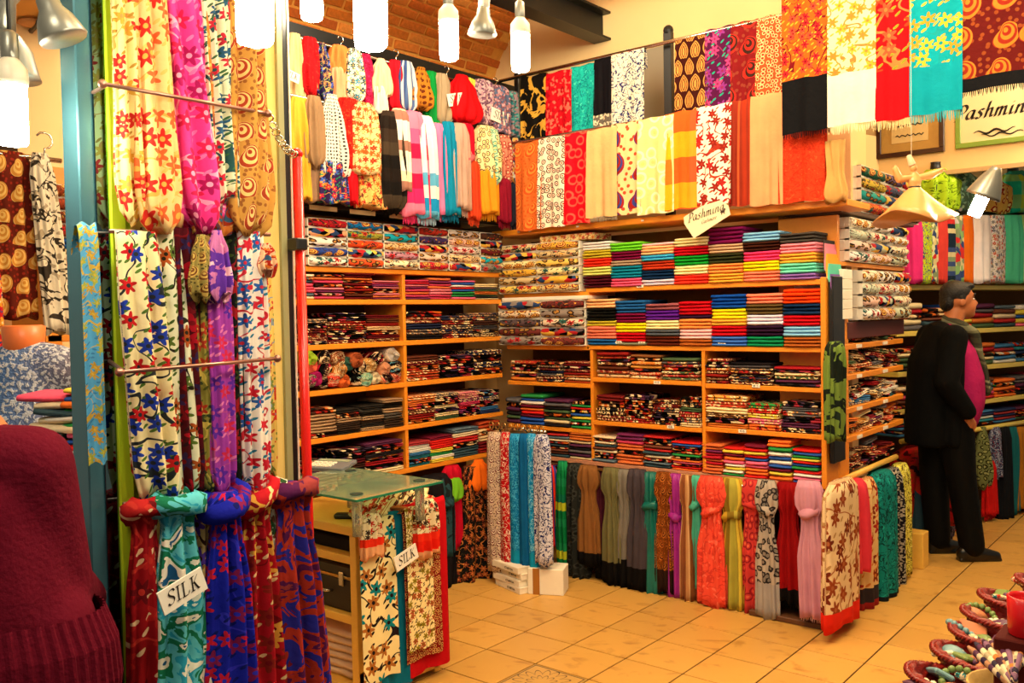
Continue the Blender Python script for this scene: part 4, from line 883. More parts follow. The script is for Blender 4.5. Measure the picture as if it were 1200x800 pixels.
# ================================================================== scarves hanging under the back unit
UB = [(640, 653, 545, 640, P_STRAIGHT, FB('stripes', ['#f06818', '#2848b0', '#f08828', '#e83018'], 60), 'orange and blue scarf hanging beside the corner rack', dict(lean=.03)),
      (652, 669, 540, 672, P_LOOP, FB('bands', ['#0c8048', '#c8d030', '#107858', '#1c9058'], 20), 'green scarf with yellow edge'),
      (664, 690, 543, 676, P_STRAIGHT, FB('leopard', ['#242624', '#3a3c38', '#181a18'], 20), 'charcoal scarf with leaf pattern', BLKF()),
      (678, 703, 545, 660, P_KNOT, FB('plain', ['#84562c']), 'brown knotted scarf with black hem', dict(fr=(.05, FB('plain', ['#0c0a0a'])), band=(.15, FB('plain', ['#0e0c0c'])))),
      (698, 714, 548, 675, P_TAIL, FB('plain', ['#481828']), 'dark plum scarf with black hem', dict(band=(.22, FB('plain', ['#0e0c0c'])), fr=(.05, FB('plain', ['#0c0a0a'])), o=.0)),
      (706, 730, 548, 682, P_KNOT, FB('plain', ['#6c6844']), 'olive knotted scarf with black hem', dict(band=(.2, FB('plain', ['#0e0c0c'])), fr=(.04, FB('plain', ['#0c0a0a'])))),
      (722, 745, 550, 688, P_KNOT, FB('plain', ['#77726a']), 'grey knotted scarf with black hem', dict(band=(.22, FB('plain', ['#0e0c0c'])), fr=(.05, FB('plain', ['#0c0a0a'])))),
      (735, 762, 550, 690, P_KNOT, FB('plain', ['#443c44']), 'dark grey knotted scarf with black hem', dict(band=(.2, FB('plain', ['#0e0c0c'])), fr=(.04, FB('plain', ['#0c0a0a'])))),
      (751, 776, 553, 698, P_KNOT, FB('plain', ['#086860'], rough=.45), 'dark teal knotted scarf', dict(kn=(.28, .26), fr=(.02, FB('plain', ['#086860'])))),
      (768, 790, 553, 692, P_KNOT, FB('paisley', ['#70380c', '#b06828', '#481c0c', '#a05020'], 16), 'brown scarf with orange paisleys', dict(band=(.16, FB('plain', ['#2c1810'])))),
      (782, 802, 555, 700, P_KNOT, FB('plain', ['#98208c'], rough=.5), 'magenta purple knotted scarf', dict(kn=(.34, .25), fr=(.03, FB('plain', ['#a82c80'])))),
      (797, 815, 556, 703, P_KNOT, FB('stripes', ['#885030', '#b88858', '#704020', '#c8a070'], 70), 'tan and brown striped scarf', dict(fr=(.03, FB('plain', ['#d0a058'])))),
      (808, 824, 557, 690, P_KNOT, FB('plain', ['#48a890']), 'mint green scarf', dict(kn=(.25, .28), fr=(.03, FB('plain', ['#48b098'])))),
      (817, 852, 558, 708, P_KNOT, FB('vine', ['#e8503c', '#d03c30', '#f07058'], 14), 'coral knotted scarf with fringe', dict(kn=(.27, .24), fr=(.03, FB('plain', ['#e8503c'])), o=.06, flat=.3)),
      (843, 874, 560, 710, P_KNOT, FB('stripes', ['#b8942c', '#d0b840', '#806820', '#a8a040'], 50), 'yellow olive knotted scarf', dict(kn=(.3, .26), fr=(.03, FB('plain', ['#c8a030'])))),
      (868, 898, 562, 715, P_KNOT, FB('rings', ['#c83c38', '#902028', '#e06848'], 18), 'rose red scarf with ring pattern', dict(kn=(.2, .26), fr=(.04, FB('plain', ['#e04838'])), o=.02)),
      (885, 913, 562, 722, P_KNOT, FB('leopard', ['#b0a498', '#282428', '#807870'], 22), 'grey leopard print scarf with plain grey end', dict(kn=(.22, .26), band=(.27, FB('plain', ['#a09a98'])), o=.07, flat=.3)),
      (908, 942, 565, 705, P_KNOT, FB('plain', ['#900c10']), 'deep red knotted scarf with black end', dict(band=(.1, FB('plain', ['#100c0c'])), fr=(.04, FB('plain', ['#0c0a0a'])), o=.03)),
      (931, 966, 563, 722, P_KNOT, FB('plain', ['#c88ca4']), 'lilac pink knotted scarf', dict(kn=(.22, .3), fr=(.03, FB('plain', ['#d8b0b8'])), o=.10, lean=.03))]
under(PB, [r[:6] + (r[6] + ', under the back unit',) + r[7:] for r in UB], .03, .7, 'scarves hanging under the back unit', 240)
tag(MB().tube([(-.3, .35, .675), (1.47, .35, .675)], .01, 8).obj('hanging_rail', CHROME, smooth=True), 'low rail under the back unit carrying the knotted scarves', 'rail')
# pile of folded dark scarves showing under the end of the unit
bay('folded_scarf', 'scarf', PB, 948, 976, 660, .03, .60, [(1, 'dark', 20, 1)], 'floor pile by the lilac scarf', [PAT[0], PAT[3], SOL], 'floor pile under the back unit', lobes=1, out=-.01, mess=1)
tag(MB().box((1.1, .3, .0), (1.50, .7, .028), .004).obj('base_board', plain('dark_base', '#5c3418', .6)), 'dark low wooden base under the right end of the back unit', 'base')

# ================================================================== SIDE UNIT facing the aisle (plane PS)
us = empty('shelf_unit', PS.P(0, 0, 0), PS.rot()); tag(us, 'narrow wooden shelf unit facing the aisle, beside the leaning man', 'shelf unit')
sN, sF = .57, 1.68
for z, x1 in ((1.425, 1.66), (1.262, 1.66), (1.085, 1.66), (.93, 1.66)):
    MB().box((sN, 0, -.03), (x1, .3, 0), .003).obj('shelf', WOOD, us, (0, 0, z))
MB().box((sN, -.01, -.02), (1.86, .3, 0), .003).obj('shelf', plain('dark_shelf', '#50301c', .5), us, (0, 0, 2.135))
MB().box((sN, 0, -.02), (1.70, .3, 0), .003).obj('shelf', WOOD, us, (0, 0, 1.86))
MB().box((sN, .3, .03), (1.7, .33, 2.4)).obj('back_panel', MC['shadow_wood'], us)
MB().box((sN - .03, .0, .70), (sN, .32, 2.10), .003).obj('side_panel', WOOD, us)
MB().tube([(sN, -.015, .725), (1.45, -.015, .725)], .016, 10).obj('rail', PINE, us, smooth=True)
for z in (1.41, 1.247, 1.07, .915):
    for s in (.85, 1.3): MB().box((s - .04, -.005, z - .009), (s + .04, -.001, z + .009)).obj('price_label', WHITE, us)
wc = [('white', '#f0e8e0'), ('cream', '#ecdcc0'), ('green and white', '#c0c8b0'), ('pink and white', '#e8c0b0')]
boxgrid(PS, (1003, 1022, 1040, 1059), None, 345, 1.55, 1.825, 4, wc, 'lower pile of the aisle unit', 'white boxed scarves, lower pile of the aisle unit', .03)
boxgrid(PS, (992, 1017, 1040, 1060), None, 285, 1.865, 2.10, 4, wc, 'middle pile of the aisle unit', 'boxed scarves, middle pile of the aisle unit', .01)
boxgrid(PS, (1008, 1036, 1056, 1076), None, 220, 2.14, 2.40, 4, lambda k, i: [[('orange', '#c86828'), ('teal', '#2c9890'), ('yellow', '#c0a838'), ('green', '#18604c')], [('turquoise', '#20a8a8'), ('gold', '#d8a850'), ('slate blue', '#48506c'), ('mauve', '#705878')], [('grey', '#706058'), ('red', '#c82030'), ('crimson', '#b81830'), ('red pink', '#d83040')]][k][i], 'top of the aisle unit', 'coloured boxed scarves on top of the aisle unit', .0)
cr = MB()
for i in range(5):
    o = MB().box((-.07, 0, 0), (.07, .26, .05), .002).obj('white_carton', WHITE, None, PS.P(.60, .03, 1.56 + .052 * i), PS.rot()); tag(o, 'plain white carton, %s from bottom beside the boxed scarves of the aisle unit' % ORD[i + 1], 'box', 'plain white cartons on the aisle unit')
o = MB().box((.0, 0, 0), (1.0, .3, .09), .003).obj('white_carton', WHITE, None, PS.P(.68, -.0, 1.452), PS.rot()); tag(o, 'wide low box under the white boxed scarves of the aisle unit', 'box'); o.active_material = plain('dark_red_box', '#501418', .6)
for z, x1, pal, w_ in ((1.425, 1.62, 'mixed', 'first shelf of the aisle unit'), (1.262, 1.62, 'warm', 'second shelf of the aisle unit'), (1.085, 1.62, 'blues', 'third shelf of the aisle unit'), (.93, 1.62, 'golds', 'fourth shelf of the aisle unit'), (.735, 1.5, 'warm', 'rail top of the aisle unit')):
    W = (x1 - sN) / 4
    for k in range(4):
        if z == 1.425: h = .03 + .02 * (k % 2)
        else: h = .11 + .02 * ((k * 7) % 3 - 1)
        pstack('folded_scarf', 'scarf', PS, sN + W * k + .01, sN + W * (k + 1) - .005, z, z + h + (.0 if z > .8 else .0), pal if k % 2 else 'mixed', 3 if z == 1.425 else 5, w_, k, PAT, 'loosely folded scarves on the aisle unit', mess=2.2, out=-.02)
# dark narrow mirror with a green cloth between the two units
o = MB().box((-.012, -.015, 0), (.012, .15, .95), .003).obj('standing_mirror', BLACK, None, (1.515, .41, .83)); tag(o, 'tall narrow black framed board on the end panel of the back unit', 'board')
gather('hanging_scarf', PS, 972, 985, 400, 515, .05, FB('marble', ['#4c6428', '#182018', '#6c8438', '#202c20'], 7), P_STRAIGHT, 'olive green scarf hung over the black board', 'scarf', None, 300)
SS = [(966, 1003, 563, 728, P_STRAIGHT, FB('floral', ['#e0c498', '#904020', '#702818', '#b08858', '#a86038'], 9), 'beige scarf with brown flowers and red hem', dict(band=(.1, FB('plain', ['#d82818'])), o=.08, amp=.15, flat=.2)),
      (990, 1010, 562, 668, P_STRAIGHT, FB('plain', ['#d83848']), 'coral red scarf'), (1004, 1022, 560, 712, P_STRAIGHT, FB('floral', ['#d8b478', '#a02820', '#803018', '#c87838'], 10), 'sand scarf with red border', dict(band=(.18, FB('bands', ['#902020', '#30282c', '#902020'], 12)), amp=.2)),
      (1020, 1043, 552, 700, P_STRAIGHT, FB('vine', ['#107c78', '#083838', '#20a098', '#085050'], 22), 'teal lace scarf', dict(band=(.08, FB('plain', ['#141c24'])), amp=.2)), (1038, 1052, 548, 690, P_STRAIGHT, FB('speckle', ['#141420', '#141420', '#141420', '#a09888'], 120), 'black scarf with pale dots'),
      (1048, 1061, 543, 672, P_STRAIGHT, FB('vine', ['#d0c850', '#584820', '#e8e080', '#807028'], 26), 'yellow lace scarf', dict(amp=.2))]
under(PS, [r[:6] + (r[6] + ', under the aisle unit',) + r[7:] for r in SS], .03, .7, 'scarves hanging under the aisle unit', 310)
SE = [(1062, 1100, 522, 606, P_TAIL, FB('marble', ['#500810', '#c01c1c', '#a83018', '#300c14'], 12), 'red silky scarf hung behind the man'), (1064, 1090, 565, 640, P_TAIL, FB('plain', ['#28404c']), 'dark blue scarf tail behind the man'),
      (1080, 1103, 560, 640, P_TAIL, FB('marble', ['#781018', '#b82020', '#401018'], 10), 'dark red scarf tail beside the black trousers'), (1068, 1100, 590, 664, P_TAIL, FB('speckle', ['#201c24', '#504858', '#282030', '#706070'], 100), 'dark speckled scarf end near the floor', dict(fr=(.03, FB('plain', ['#806840']))))]
under(Plane(1.38, 0, 90), SE, .0, .7, 'scarves hung at the end of the aisle unit', 330)
tag(MB().box((-.02, -.1, 0), (.10, .1, .22), .004).obj('wooden_box', PINE, None, PS.P(1.72, .0, .0), PS.rot()), 'small plain wooden box on the floor at the end of the aisle unit', 'box')

# ================================================================== FAR SHELVES (plane PF)
uf = empty('shelf_unit', PF.P(0, 0, 0), PF.rot()); tag(uf, 'pale yellow wooden shelves on the far wall behind the man', 'shelf unit')
fz = [PF.at(1160, y)[1] for y in (334, 384, 427, 467, 500)]
f0 = PF.at(1052, 400)[0]; f1 = PF.at(1260, 400)[0]
for z in fz[:4]: MB().box((f0, 0, -.035), (f1, .34, 0), .004).obj('shelf', YWOOD, uf, (0, 0, z))
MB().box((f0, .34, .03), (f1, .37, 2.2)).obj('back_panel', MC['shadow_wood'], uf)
MB().tube([(f0, -.02, fz[4]), (f1, -.02, fz[4])], .018, 8).obj('rail', YWOOD, uf, smooth=True)
FP = ['mixed', 'mixed', 'stripe', 'blues', 'bright', 'blues']
for r, (z, hh) in enumerate(((fz[1], .20), (fz[2], .17), (fz[3], .16), (fz[4] + .02, .12))):
    W = (f1 - f0) / 8
    for k in range(8):
        pstack('folded_far_scarf', 'stole', PF, f0 + W * k + .01, f0 + W * (k + 1) - .01, z, z + hh * RS.uniform(.8, 1), FP[(k * 2 + r) % 6], 5, '%s shelf behind the man' % ORD[r + 2], k, [SOL, PAT[0], SOL], 'folded shawls on the far shelves', lobes=1)  # folded scarves, like those on the other units
TOPF = [(1060, 1078, '#e03080', 'plain', 'pink'), (1074, 1089, '#b8d020', 'vine', 'lime lace'), (1086, 1097, '#d8d8a8', 'speckle', 'pale speckled'), (1094, 1108, '#d04038', 'plain', 'coral'), (1105, 1117, '#182838', 'bands', 'navy'), (1114, 1127, '#80a868', 'speckle', 'green speckled'),
        (1125, 1138, '#e06818', 'plain', 'orange'), (1136, 1157, '#f4ecf0', 'plain', 'white'), (1154, 1174, '#e8e0e0', 'floral', 'white floral'), (1171, 1194, '#50c8a0', 'plain', 'mint green'), (1191, 1216, '#b0d888', 'plain', 'pale green')]
for k, (a, b, c, st_, nm) in enumerate(TOPF):
    m = FB(st_, [c, '#384878', '#c83030', '#80906c', '#d0c090'][:1 if st_ == 'plain' else 5], 30)
    gather('standing_scarf', PF, a, b, 253, 331, .03, m, [(0, .9), (.3, 1), (1, .95)], '%s scarf in the row on the top far shelf' % nm, 'scarf', 'scarves in a row on the top far shelf', 350 + k, amp=.12, flat=.5)
def bust(px, py, h, m, m2, label, out=-.1, k=0):
    s, z = PF.at(px, py, out); o = empty('display_bust', PF.P(s, out, z), PF.rot()); tag(o, label, 'mannequin', 'display busts on the far shelves')
    MB().lathe([(.05, 0), (.13, .02), (.15, .12), (.17, .22), (.13, .30), (.06, .34), (.05, .40), (.055, .41)], 16).obj('bust_form', BLACK, o, smooth=True).scale = (1, .7, h / .41)
    V, F, ms, mi, uv = drape(.40, h * .80, [(0, .32), (.12, .62), (.3, .95), (.7, .9), (1, .8)], m, k, pleats=11, amp=.2, flat=.7); mk('scarf', V, F, None, o, (0, 0, h * .86), mats=ms, mi=mi, uv=uv)
    if m2: knot(.07, m2, o, h * .80, 0, k, .035)
    return o
bust(1098, 252, .38, FB('vine', ['#a8d028', '#688818', '#c8e850', '#507010'], 16), FB('plain', ['#a0c828']), 'display bust in a lime green ruffled scarf', k=1)
bust(1120, 252, .40, FB('speckle', ['#78a088', '#507868', '#a0c0a0', '#486050'], 60), None, 'display bust in a sage green scarf', k=2)
bust(1158, 254, .34, FB('leopard', ['#d8a850', '#982818', '#e8d088'], 18), FB('leopard', ['#d8a850', '#982818', '#e8d088'], 18), 'display bust in a red and gold patterned scarf', k=3)
bust(1187, 254, .40, FB('plaid', ['#18b090', '#c83068', '#b0c840', '#20c0a8', '#88a0b0'], 12), FB('plain', ['#309080']), 'display bust in a teal, pink and lime plaid scarf', k=4)
LF = [(1143, 1160, 500, 572, P_BAG, FB('leopard', ['#707848', '#282c18', '#989c60'], 22), 'olive leopard scarf under the far shelves'), (1153, 1166, 540, 602, P_TAIL, FB('plain', ['#c01818']), 'red fringed scarf tail under the far shelves', FR('#b01818')),
      (1160, 1172, 500, 560, P_TAIL, FB('vine', ['#303858', '#a0a8c0', '#801c28'], 40), 'navy patterned scarf under the far shelves'), (1170, 1184, 500, 608, P_TAIL, FB('plain', ['#14161c']), 'black scarf under the far shelves'),
      (1180, 1192, 500, 600, P_TAIL, FB('plain', ['#186068']), 'dark teal scarf under the far shelves'), (1189, 1202, 500, 596, P_TAIL, FB('plain', ['#a86c20']), 'mustard brown scarf under the far shelves'), (1200, 1218, 500, 600, P_TAIL, FB('plain', ['#7c1c18']), 'dark red scarf under the far shelves, beside the mustard one')]
under(PF, LF, .03, .7, 'scarves hanging under the far shelves', 370)
# lit tube under the soffit
s0, z0 = PF.at(1100, 214, -.2); s1, z1 = PF.at(1165, 206, -.2)
o = empty('fluorescent_lamp', PF.P(s0, -.2, z0), PF.rot()); tag(o, 'lit fluorescent tube above the display busts', 'lamp')
MB().tube([(0, 0, 0), (.9, 0, 0)], .018, 10).obj('tube', plain('tube_glow', '#f0ffff', emit='#e8ffee', es=14), o, smooth=True); MB().box((-.03, .02, -.02), (.93, .06, .05), .003).obj('housing', WHITE, o)

# framed pieces on the rear wall
def frame(px0, px1, y0, y1, fm, im, label, name, bw=.035):
    a, zt = PW.at(px0, y0, .03); b, _ = PW.at(px1, y0, .03); _, zb_ = PW.at((px0 + px1) / 2, y1, .03); _, zt = PW.at((px0 + px1) / 2, y0, .03)
    o = empty(name, PW.P((a + b) / 2, .005, (zt + zb_) / 2)); tag(o, label, 'picture'); w_ = (b - a) / 2; h = (zt - zb_) / 2
    m = MB().box((-w_, -.025, h - bw), (w_, 0, h), .003).box((-w_, -.025, -h), (w_, 0, -h + bw), .003).box((-w_, -.025, -h + bw), (-w_ + bw, 0, h - bw), .003).box((w_ - bw, -.025, -h + bw), (w_, 0, h - bw), .003)
    m.obj('frame', fm, o); MB().box((-w_ + bw * .9, -.01, -h + bw * .9), (w_ - bw * .9, -.002, h - bw * .9)).obj('print', im, o); return o, w_, h
o, w_, h = frame(1026, 1106, 108, 182, plain('dark_frame', '#3c1c10', .35), plain('gold_mat', '#b89048', .6, var=.1), 'dark framed calligraphy picture with gold mat on the rear wall', 'framed_picture')
MB().box((-w_ + .11, -.014, -h + .1), (w_ - .11, -.009, h - .1)).obj('inner_sheet', plain('pale_gold', '#d8bc80', .6), o)
for i in range(4): MB().tube([(-w_ + .14 + (2 * w_ - .28) * t / 14, -.016, -h + .15 + i * .075 + .008 * math.sin(t * 2.3 + i)) for t in range(15)], .004, 5).obj('calligraphy_line', TXT, o)
o, w_, h = frame(1119, 1212, 92, 169, plain('green_frame', '#7c9c38', .4), plain('poster_card', '#ecd8a8', .6), 'green framed Pashmina poster on the rear wall', 'framed_poster')
text('lettering', 'Pashmina', .108, TXT, o, (.0, -.012, .01), (PI / 2, 0, 0), .4, bold=.003)
MB().tube([(-.13 + .26 * t / 16, -.013, -.13 + .012 * math.sin(t * .9)) for t in range(17)], [.002 + .006 * math.sin(PI * t / 16) for t in range(17)], 6).tube([(-.08 + .26 * t / 16, -.013, -.155 + .010 * math.sin(t * .9 + 1)) for t in range(17)], [.002 + .004 * math.sin(PI * t / 16) for t in range(17)], 6).obj('flourish', TXT, o)

# ================================================================== FIGURES
def blob(name, chains, m, parent, vox=.012, sm=8, extra=None):
    """one continuous surface from tapered chains [(points, radii, flat)]"""
    b = MB()
    for pts, rad, *fl_ in chains:
        k = fl_[0] if fl_ else (1, 1); endball = len(fl_) < 2
        pts = [Vector(p) for p in pts]; P2 = []; R2_ = []
        for i in range(len(pts) - 1):
            for t in range(4): f = t / 4; P2.append(pts[i].lerp(pts[i + 1], f)); R2_.append(rad[i] + (rad[i + 1] - rad[i]) * f)
        P2.append(pts[-1]); R2_.append(rad[-1])
        n0 = len(b.V); b.tube(P2, R2_, 14)
        for e, r in ((P2[0], R2_[0]), (P2[-1], R2_[-1]))[:2 if endball else 1]: b.ball(tuple(e), r, 14, 8)
        if k != (1, 1):
            for i in range(n0, len(b.V)):
                v = Vector(b.V[i])
                # flatten across x / y about the chain's axis
                c = min(P2, key=lambda q: (q - v).length); d = v - c; b.V[i] = tuple(c + Vector((d.x * k[0], d.y * k[1], d.z)))
    if extra: extra(b)
    o = b.obj(name, m, parent, smooth=True); md = o.modifiers.new('remesh', 'REMESH'); md.mode = 'VOXEL'; md.voxel_size = vox; md.use_smooth_shade = True
    if sm: q = o.modifiers.new('smooth', 'SMOOTH'); q.iterations = sm; q.factor = .5
    return o
SKIN = plain('skin', '#c87848', .5, var=.04); HAIR = plain('black_hair', '#14100e', .5, var=.3, bump=.6, sc=120.)
mo = onz(1126, 652, 0); man = empty('person', mo, (0, 0, math.radians(39.4))); tag(man, 'man in black coat, pink sweater and grey scarf leaning against the shelves', 'person')
H = Vector((.0, 0, 1.655))
def headx(b):
    b.ball((-.02, 0, 1.675), (.098, .078, .098), 20, 14); b.ball((.035, 0, 1.615), (.062, .058, .075), 16, 10)
    b.ball((.062, 0, 1.565), (.032, .034, .026), 12, 8); b.ball((.088, 0, 1.628), (.026, .013, .016), 10, 8); b.tube([(.075, 0, 1.668), (.105, 0, 1.625)], [.010, .015], 8)
    b.ball((.078, 0, 1.586), (.016, .024, .008), 10, 6); b.ball((.072, 0, 1.685), (.016, .05, .010), 10, 6)
    for s in (-1, 1): b.ball((-.022, s * .078, 1.64), (.020, .010, .032), 10, 8); b.ball((.045, s * .035, 1.615), (.03, .02, .03), 8, 6)
def handx(x, y, z, s):
    return [([(x, y, z), (x + .03, y, z - .03), (x + .06, y, z - .05)], [.026, .030, .026], (1, .6))] + [([(x + .05, y + d, z - .04), (x + .085, y + d * 1.2, z - .06 - abs(d)), (x + .10 + q, y + d * 1.2, z - .085 - q)], [.011, .010, .008]) for d, q in ((-.024, .0), (-.008, .012), (.008, .01), (.024, -.004))] + [([(x + .02, y - .02 * s, z - .01), (x + .05, y - .045 * s, z - .02), (x + .075, y - .045 * s, z - .04)], [.012, .011, .009])]
blob('body', [([(-.06, 0, 1.42), (-.05, 0, 1.5), (-.03, 0, 1.58)], [.08, .062, .062]), ([(-.12, 0, .95), (-.1, 0, 1.15), (-.1, 0, 1.38)], [.11, .115, .10]),
              ([(-.1, -.09, .93), (-.05, -.1, .5), (.02, -.1, .1)], [.08, .06, .045]), ([(-.12, .09, .93), (-.12, .1, .5), (-.08, .1, .1)], [.08, .06, .045]),
              ([(-.13, -.18, 1.4), (-.2, -.24, 1.14), (-.06, -.22, .95)], [.05, .042, .03]), ([(-.13, .18, 1.4), (-.16, .24, 1.12), (-.02, .2, .95)], [.05, .042, .03])] + [([(-.06, -.21, .965), (-.045, -.185, .92), (-.03, -.165, .87)], [.026, .03, .026])] + [([(-.03 + d, -.165, .88), (-.02 + d, -.155, .83)], [.011, .009]) for d in (-.024, -.008, .008, .024)] + [([(-.03, -.19, .93), (.0, -.18, .89), (.01, -.17, .86)], [.012, .011, .009])] + handx(-.02, .2, .95, -1), SKIN, man, .0085, 4, headx)
blob('hair', [], HAIR, man, .008, 3, lambda b: (b.ball((-.032, 0, 1.70), (.098, .084, .082), 18, 12), b.ball((-.085, 0, 1.645), (.045, .066, .065), 14, 10), b.ball((.035, 0, 1.742), (.055, .055, .028), 12, 8), b.ball((-.02, -.074, 1.665), (.022, .012, .035), 8, 6), b.ball((-.02, .074, 1.665), (.022, .012, .035), 8, 6)))
for s in (-1, 1):
    MB().ball((.066, s * .032, 1.660), (.012, .010, .006), 10, 8).obj('eye', plain('eye_white', '#e8e0d8', .2), man, smooth=True); MB().ball((.0765, s * .032, 1.660), (.004, .005, .005), 8, 6).obj('pupil', BLACK, man, smooth=True)
    MB().tube([(.076, s * .012, 1.688), (.080, s * .03, 1.693), (.066, s * .052, 1.686)], .0055, 6).obj('eyebrow', HAIR, man, smooth=True)
MB().tube([(.088, -.02, 1.586), (.094, 0, 1.587), (.088, .02, 1.586)], .004, 6).obj('mouth', plain('lips', '#a05040', .5), man, smooth=True)
SW = plain('pink_knit', '#b02060', .85, var=.08, bump=.3, sc=60.); CO = plain('black_wool', '#060606', .85, var=.2, bump=.3, sc=30.); TR = plain('black_trousers', '#060606', .7, var=.2, bump=.2, sc=20.)
blob('sweater', [([(-.02, 0, .93), (.0, 0, 1.02), (-.01, 0, 1.15), (-.05, 0, 1.32), (-.07, 0, 1.44)], [.14, .15, .155, .14, .085], (.9, 1.2))], SW, man, .012, 6)
blob('trousers', [([(-.08, 0, .96), (-.08, 0, .86)], [.13, .13], (1, 1.2)), ([(-.08, -.085, .88), (-.04, -.095, .5), (.02, -.10, .10)], [.115, .088, .078]), ([(-.12, .085, .88), (-.13, .09, .5), (-.1, .10, .10)], [.115, .09, .078])], TR, man, .013, 6)
blob('coat', [([(-.14, 0, 1.42), (-.19, 0, 1.25), (-.215, 0, 1.0), (-.225, 0, .84), (-.23, 0, .73)], [.105, .14, .13, .13, .125], (.9, 1.4), 0), ([(-.12, -.16, 1.42), (-.2, -.235, 1.14), (-.07, -.225, .965)], [.085, .072, .055]), ([(-.12, .16, 1.42), (-.17, .235, 1.12), (-.04, .21, .965)], [.085, .07, .055]),
               ([(-.08, -.12, 1.42), (-.10, -.16, 1.15), (-.12, -.165, .76)], [.05, .045, .04]), ([(-.07, .135, 1.40), (-.02, .17, 1.15), (-.02, .17, .9)], [.05, .045, .04])], CO, man, .013, 5)
SCM = FB('bands', ['#6c6c50', '#484838', '#88886c', '#3c3c30'], 60, (1, 1, 1))
blob('scarf', [([(-.03, -.085, 1.49), (-.09, -.0, 1.53), (-.03, .085, 1.49)], [.034, .034, .034]), ([(-.03, -.085, 1.49), (.05, -.075, 1.44), (.075, -.06, 1.34)], [.034, .036, .036]), ([(-.03, .085, 1.49), (.05, .05, 1.43), (.075, .02, 1.36)], [.034, .036, .036]), ([(.075, -.06, 1.36), (.11, -.065, 1.22), (.135, -.065, 1.08)], [.036, .04, .04], (.5, 1.2)), ([(.075, .0, 1.36), (.11, .02, 1.25), (.135, .03, 1.12)], [.03, .035, .035], (.5, 1.2))], SCM, man, .009, 3)
for x, y in ((.0, -.1), (-.1, .1)):
    blob('shoe', [([(x - .03, y, .05), (x + .06, y, .05), (x + .17, y + (-.01 if y < 0 else .02), .032)], [.05, .045, .03], (1, .85))], plain('black_leather', '#0a0908', .3), man, .008, 3, lambda b: b.box((x - .07, y - .035, 0), (x + .2, y + .035, .02), .005))

# person seen from behind in the left foreground
q = deep(-52, 600, 1.66); pf = empty('person', (q.x, q.y, 0), (0, 0, math.radians(39.4))); tag(pf, 'person in a maroon sweater seen from behind at the left edge', 'person')
SK = (-.09, .04)
def head2(b): b.ball((SK[0], SK[1], 1.655), (.078, .095, .115), 18, 12); b.ball((SK[0], SK[1] + .1, 1.63), (.013, .022, .018)); b.ball((SK[0], SK[1] + .04, 1.575), (.055, .06, .05)); [b.ball((SK[0] + s * .078, SK[1] + .01, 1.64), (.01, .018, .03)) for s in (-1, 1)]
blob('body', [([(-.03, 0, 1.4), (-.05, .02, 1.5), (SK[0], SK[1], 1.58)], [.08, .058, .058]), ([(0, 0, .92), (0, 0, 1.15), (-.01, 0, 1.38)], [.13, .14, .11], (1.1, .8)), ([(-.09, 0, .9), (-.1, 0, .5), (-.1, 0, .08)], [.09, .06, .045]), ([(.09, 0, .9), (.1, 0, .5), (.1, 0, .08)], [.09, .06, .045]),
              ([(.12, 0, 1.35), (.15, .06, 1.11), (.11, .28, 1.02)], [.045, .040, .03]), ([(-.19, 0, 1.33), (-.22, .06, 1.08), (-.14, .28, 1.02)], [.05, .042, .03])] +
     [([(sx * .115, .28, 1.02), (sx * .10, .33, 1.01), (sx * .085 , .37, 1.0)], [.03, .032, .03], (1, .9)) for sx in (-1.1, 1)] + [([(sx * .085 + d, .37, 1.0), (sx * .08 + d, .41, .99 - abs(d)), (sx * .078 + d, .43, .965)], [.011, .010, .008]) for sx in (-1.1, 1) for d in (-.024, -.008, .008, .024)] + [([(sx * .09, .32, 1.0), (sx * .05, .35, 1.0), (sx * .04, .38, .99)], [.013, .011, .009]) for sx in (-1.1, 1)], SKIN, pf, .0095, 4, head2)
blob('hair', [], plain('brown_hair', '#2c1a10', .5, var=.3, bump=.6, sc=100.), pf, .009, 3, lambda b: (b.ball((SK[0], SK[1] - .015, 1.685), (.086, .100, .10), 18, 12), b.ball((SK[0], SK[1] - .07, 1.60), (.07, .04, .07))))
MAR = plain('maroon_knit', '#5c061e', .9, var=.07, bump=.35, sc=90.)
blob('sweater', [([(0, 0, 1.0), (.0, 0, 1.12), (-.01, 0, 1.3), (-.02, .0, 1.42)], [.19, .185, .165, .085], (1.16, .8)), ([(.145, 0, 1.36), (.160, .05, 1.12), (.11, .25, 1.03)], [.072, .062, .048]), ([(-.17, 0, 1.345), (-.215, .04, 1.09), (-.15, .24, 1.03)], [.075, .062, .048]), ([(-.14, 0, 1.36), (.12, 0, 1.36)], [.075, .075]), ([(.165, .0, 1.055), (.1, 0, 1.06), (-.14, 0, 1.05)], [.085, .12, .12])], MAR, pf, .012, 8)
b = MB(); pr = [(.97, .90), (1.0, .96), (.98, 1.03), (.90, 1.09)]; n0 = 0; sg = 240
for j, (r, z) in enumerate(pr):
    for k in range(sg): th = 2 * PI * k / sg; rr = 1 + (.018 if k % 4 < 2 else 0); b.V.append((math.cos(th) * .285 * r * rr, math.sin(th) * .165 * r * rr, z))
for j in range(3):
    for k in range(sg): A = j * sg + k; B = j * sg + (k + 1) % sg; b.F.append((A, B, B + sg, A + sg))
o = b.obj('ribbed_hem', MAR, pf)
blob('trousers', [([(0, 0, .94), (0, 0, .86)], [.14, .14], (1.2, .9)), ([(.09, 0, .88), (.1, 0, .5), (.1, 0, .09)], [.11, .085, .07]), ([(-.09, 0, .88), (-.1, 0, .5), (-.1, 0, .09)], [.11, .085, .07])], plain('dark_denim', '#161a26', .8, var=.1), pf, .014, 4)
for s in (-1, 1): blob('shoe', [([(s * .1, -.03, .04), (s * .1, .08, .04), (s * .1, .17, .03)], [.045, .045, .03])], MC['black_leather'], pf, .01, 3)

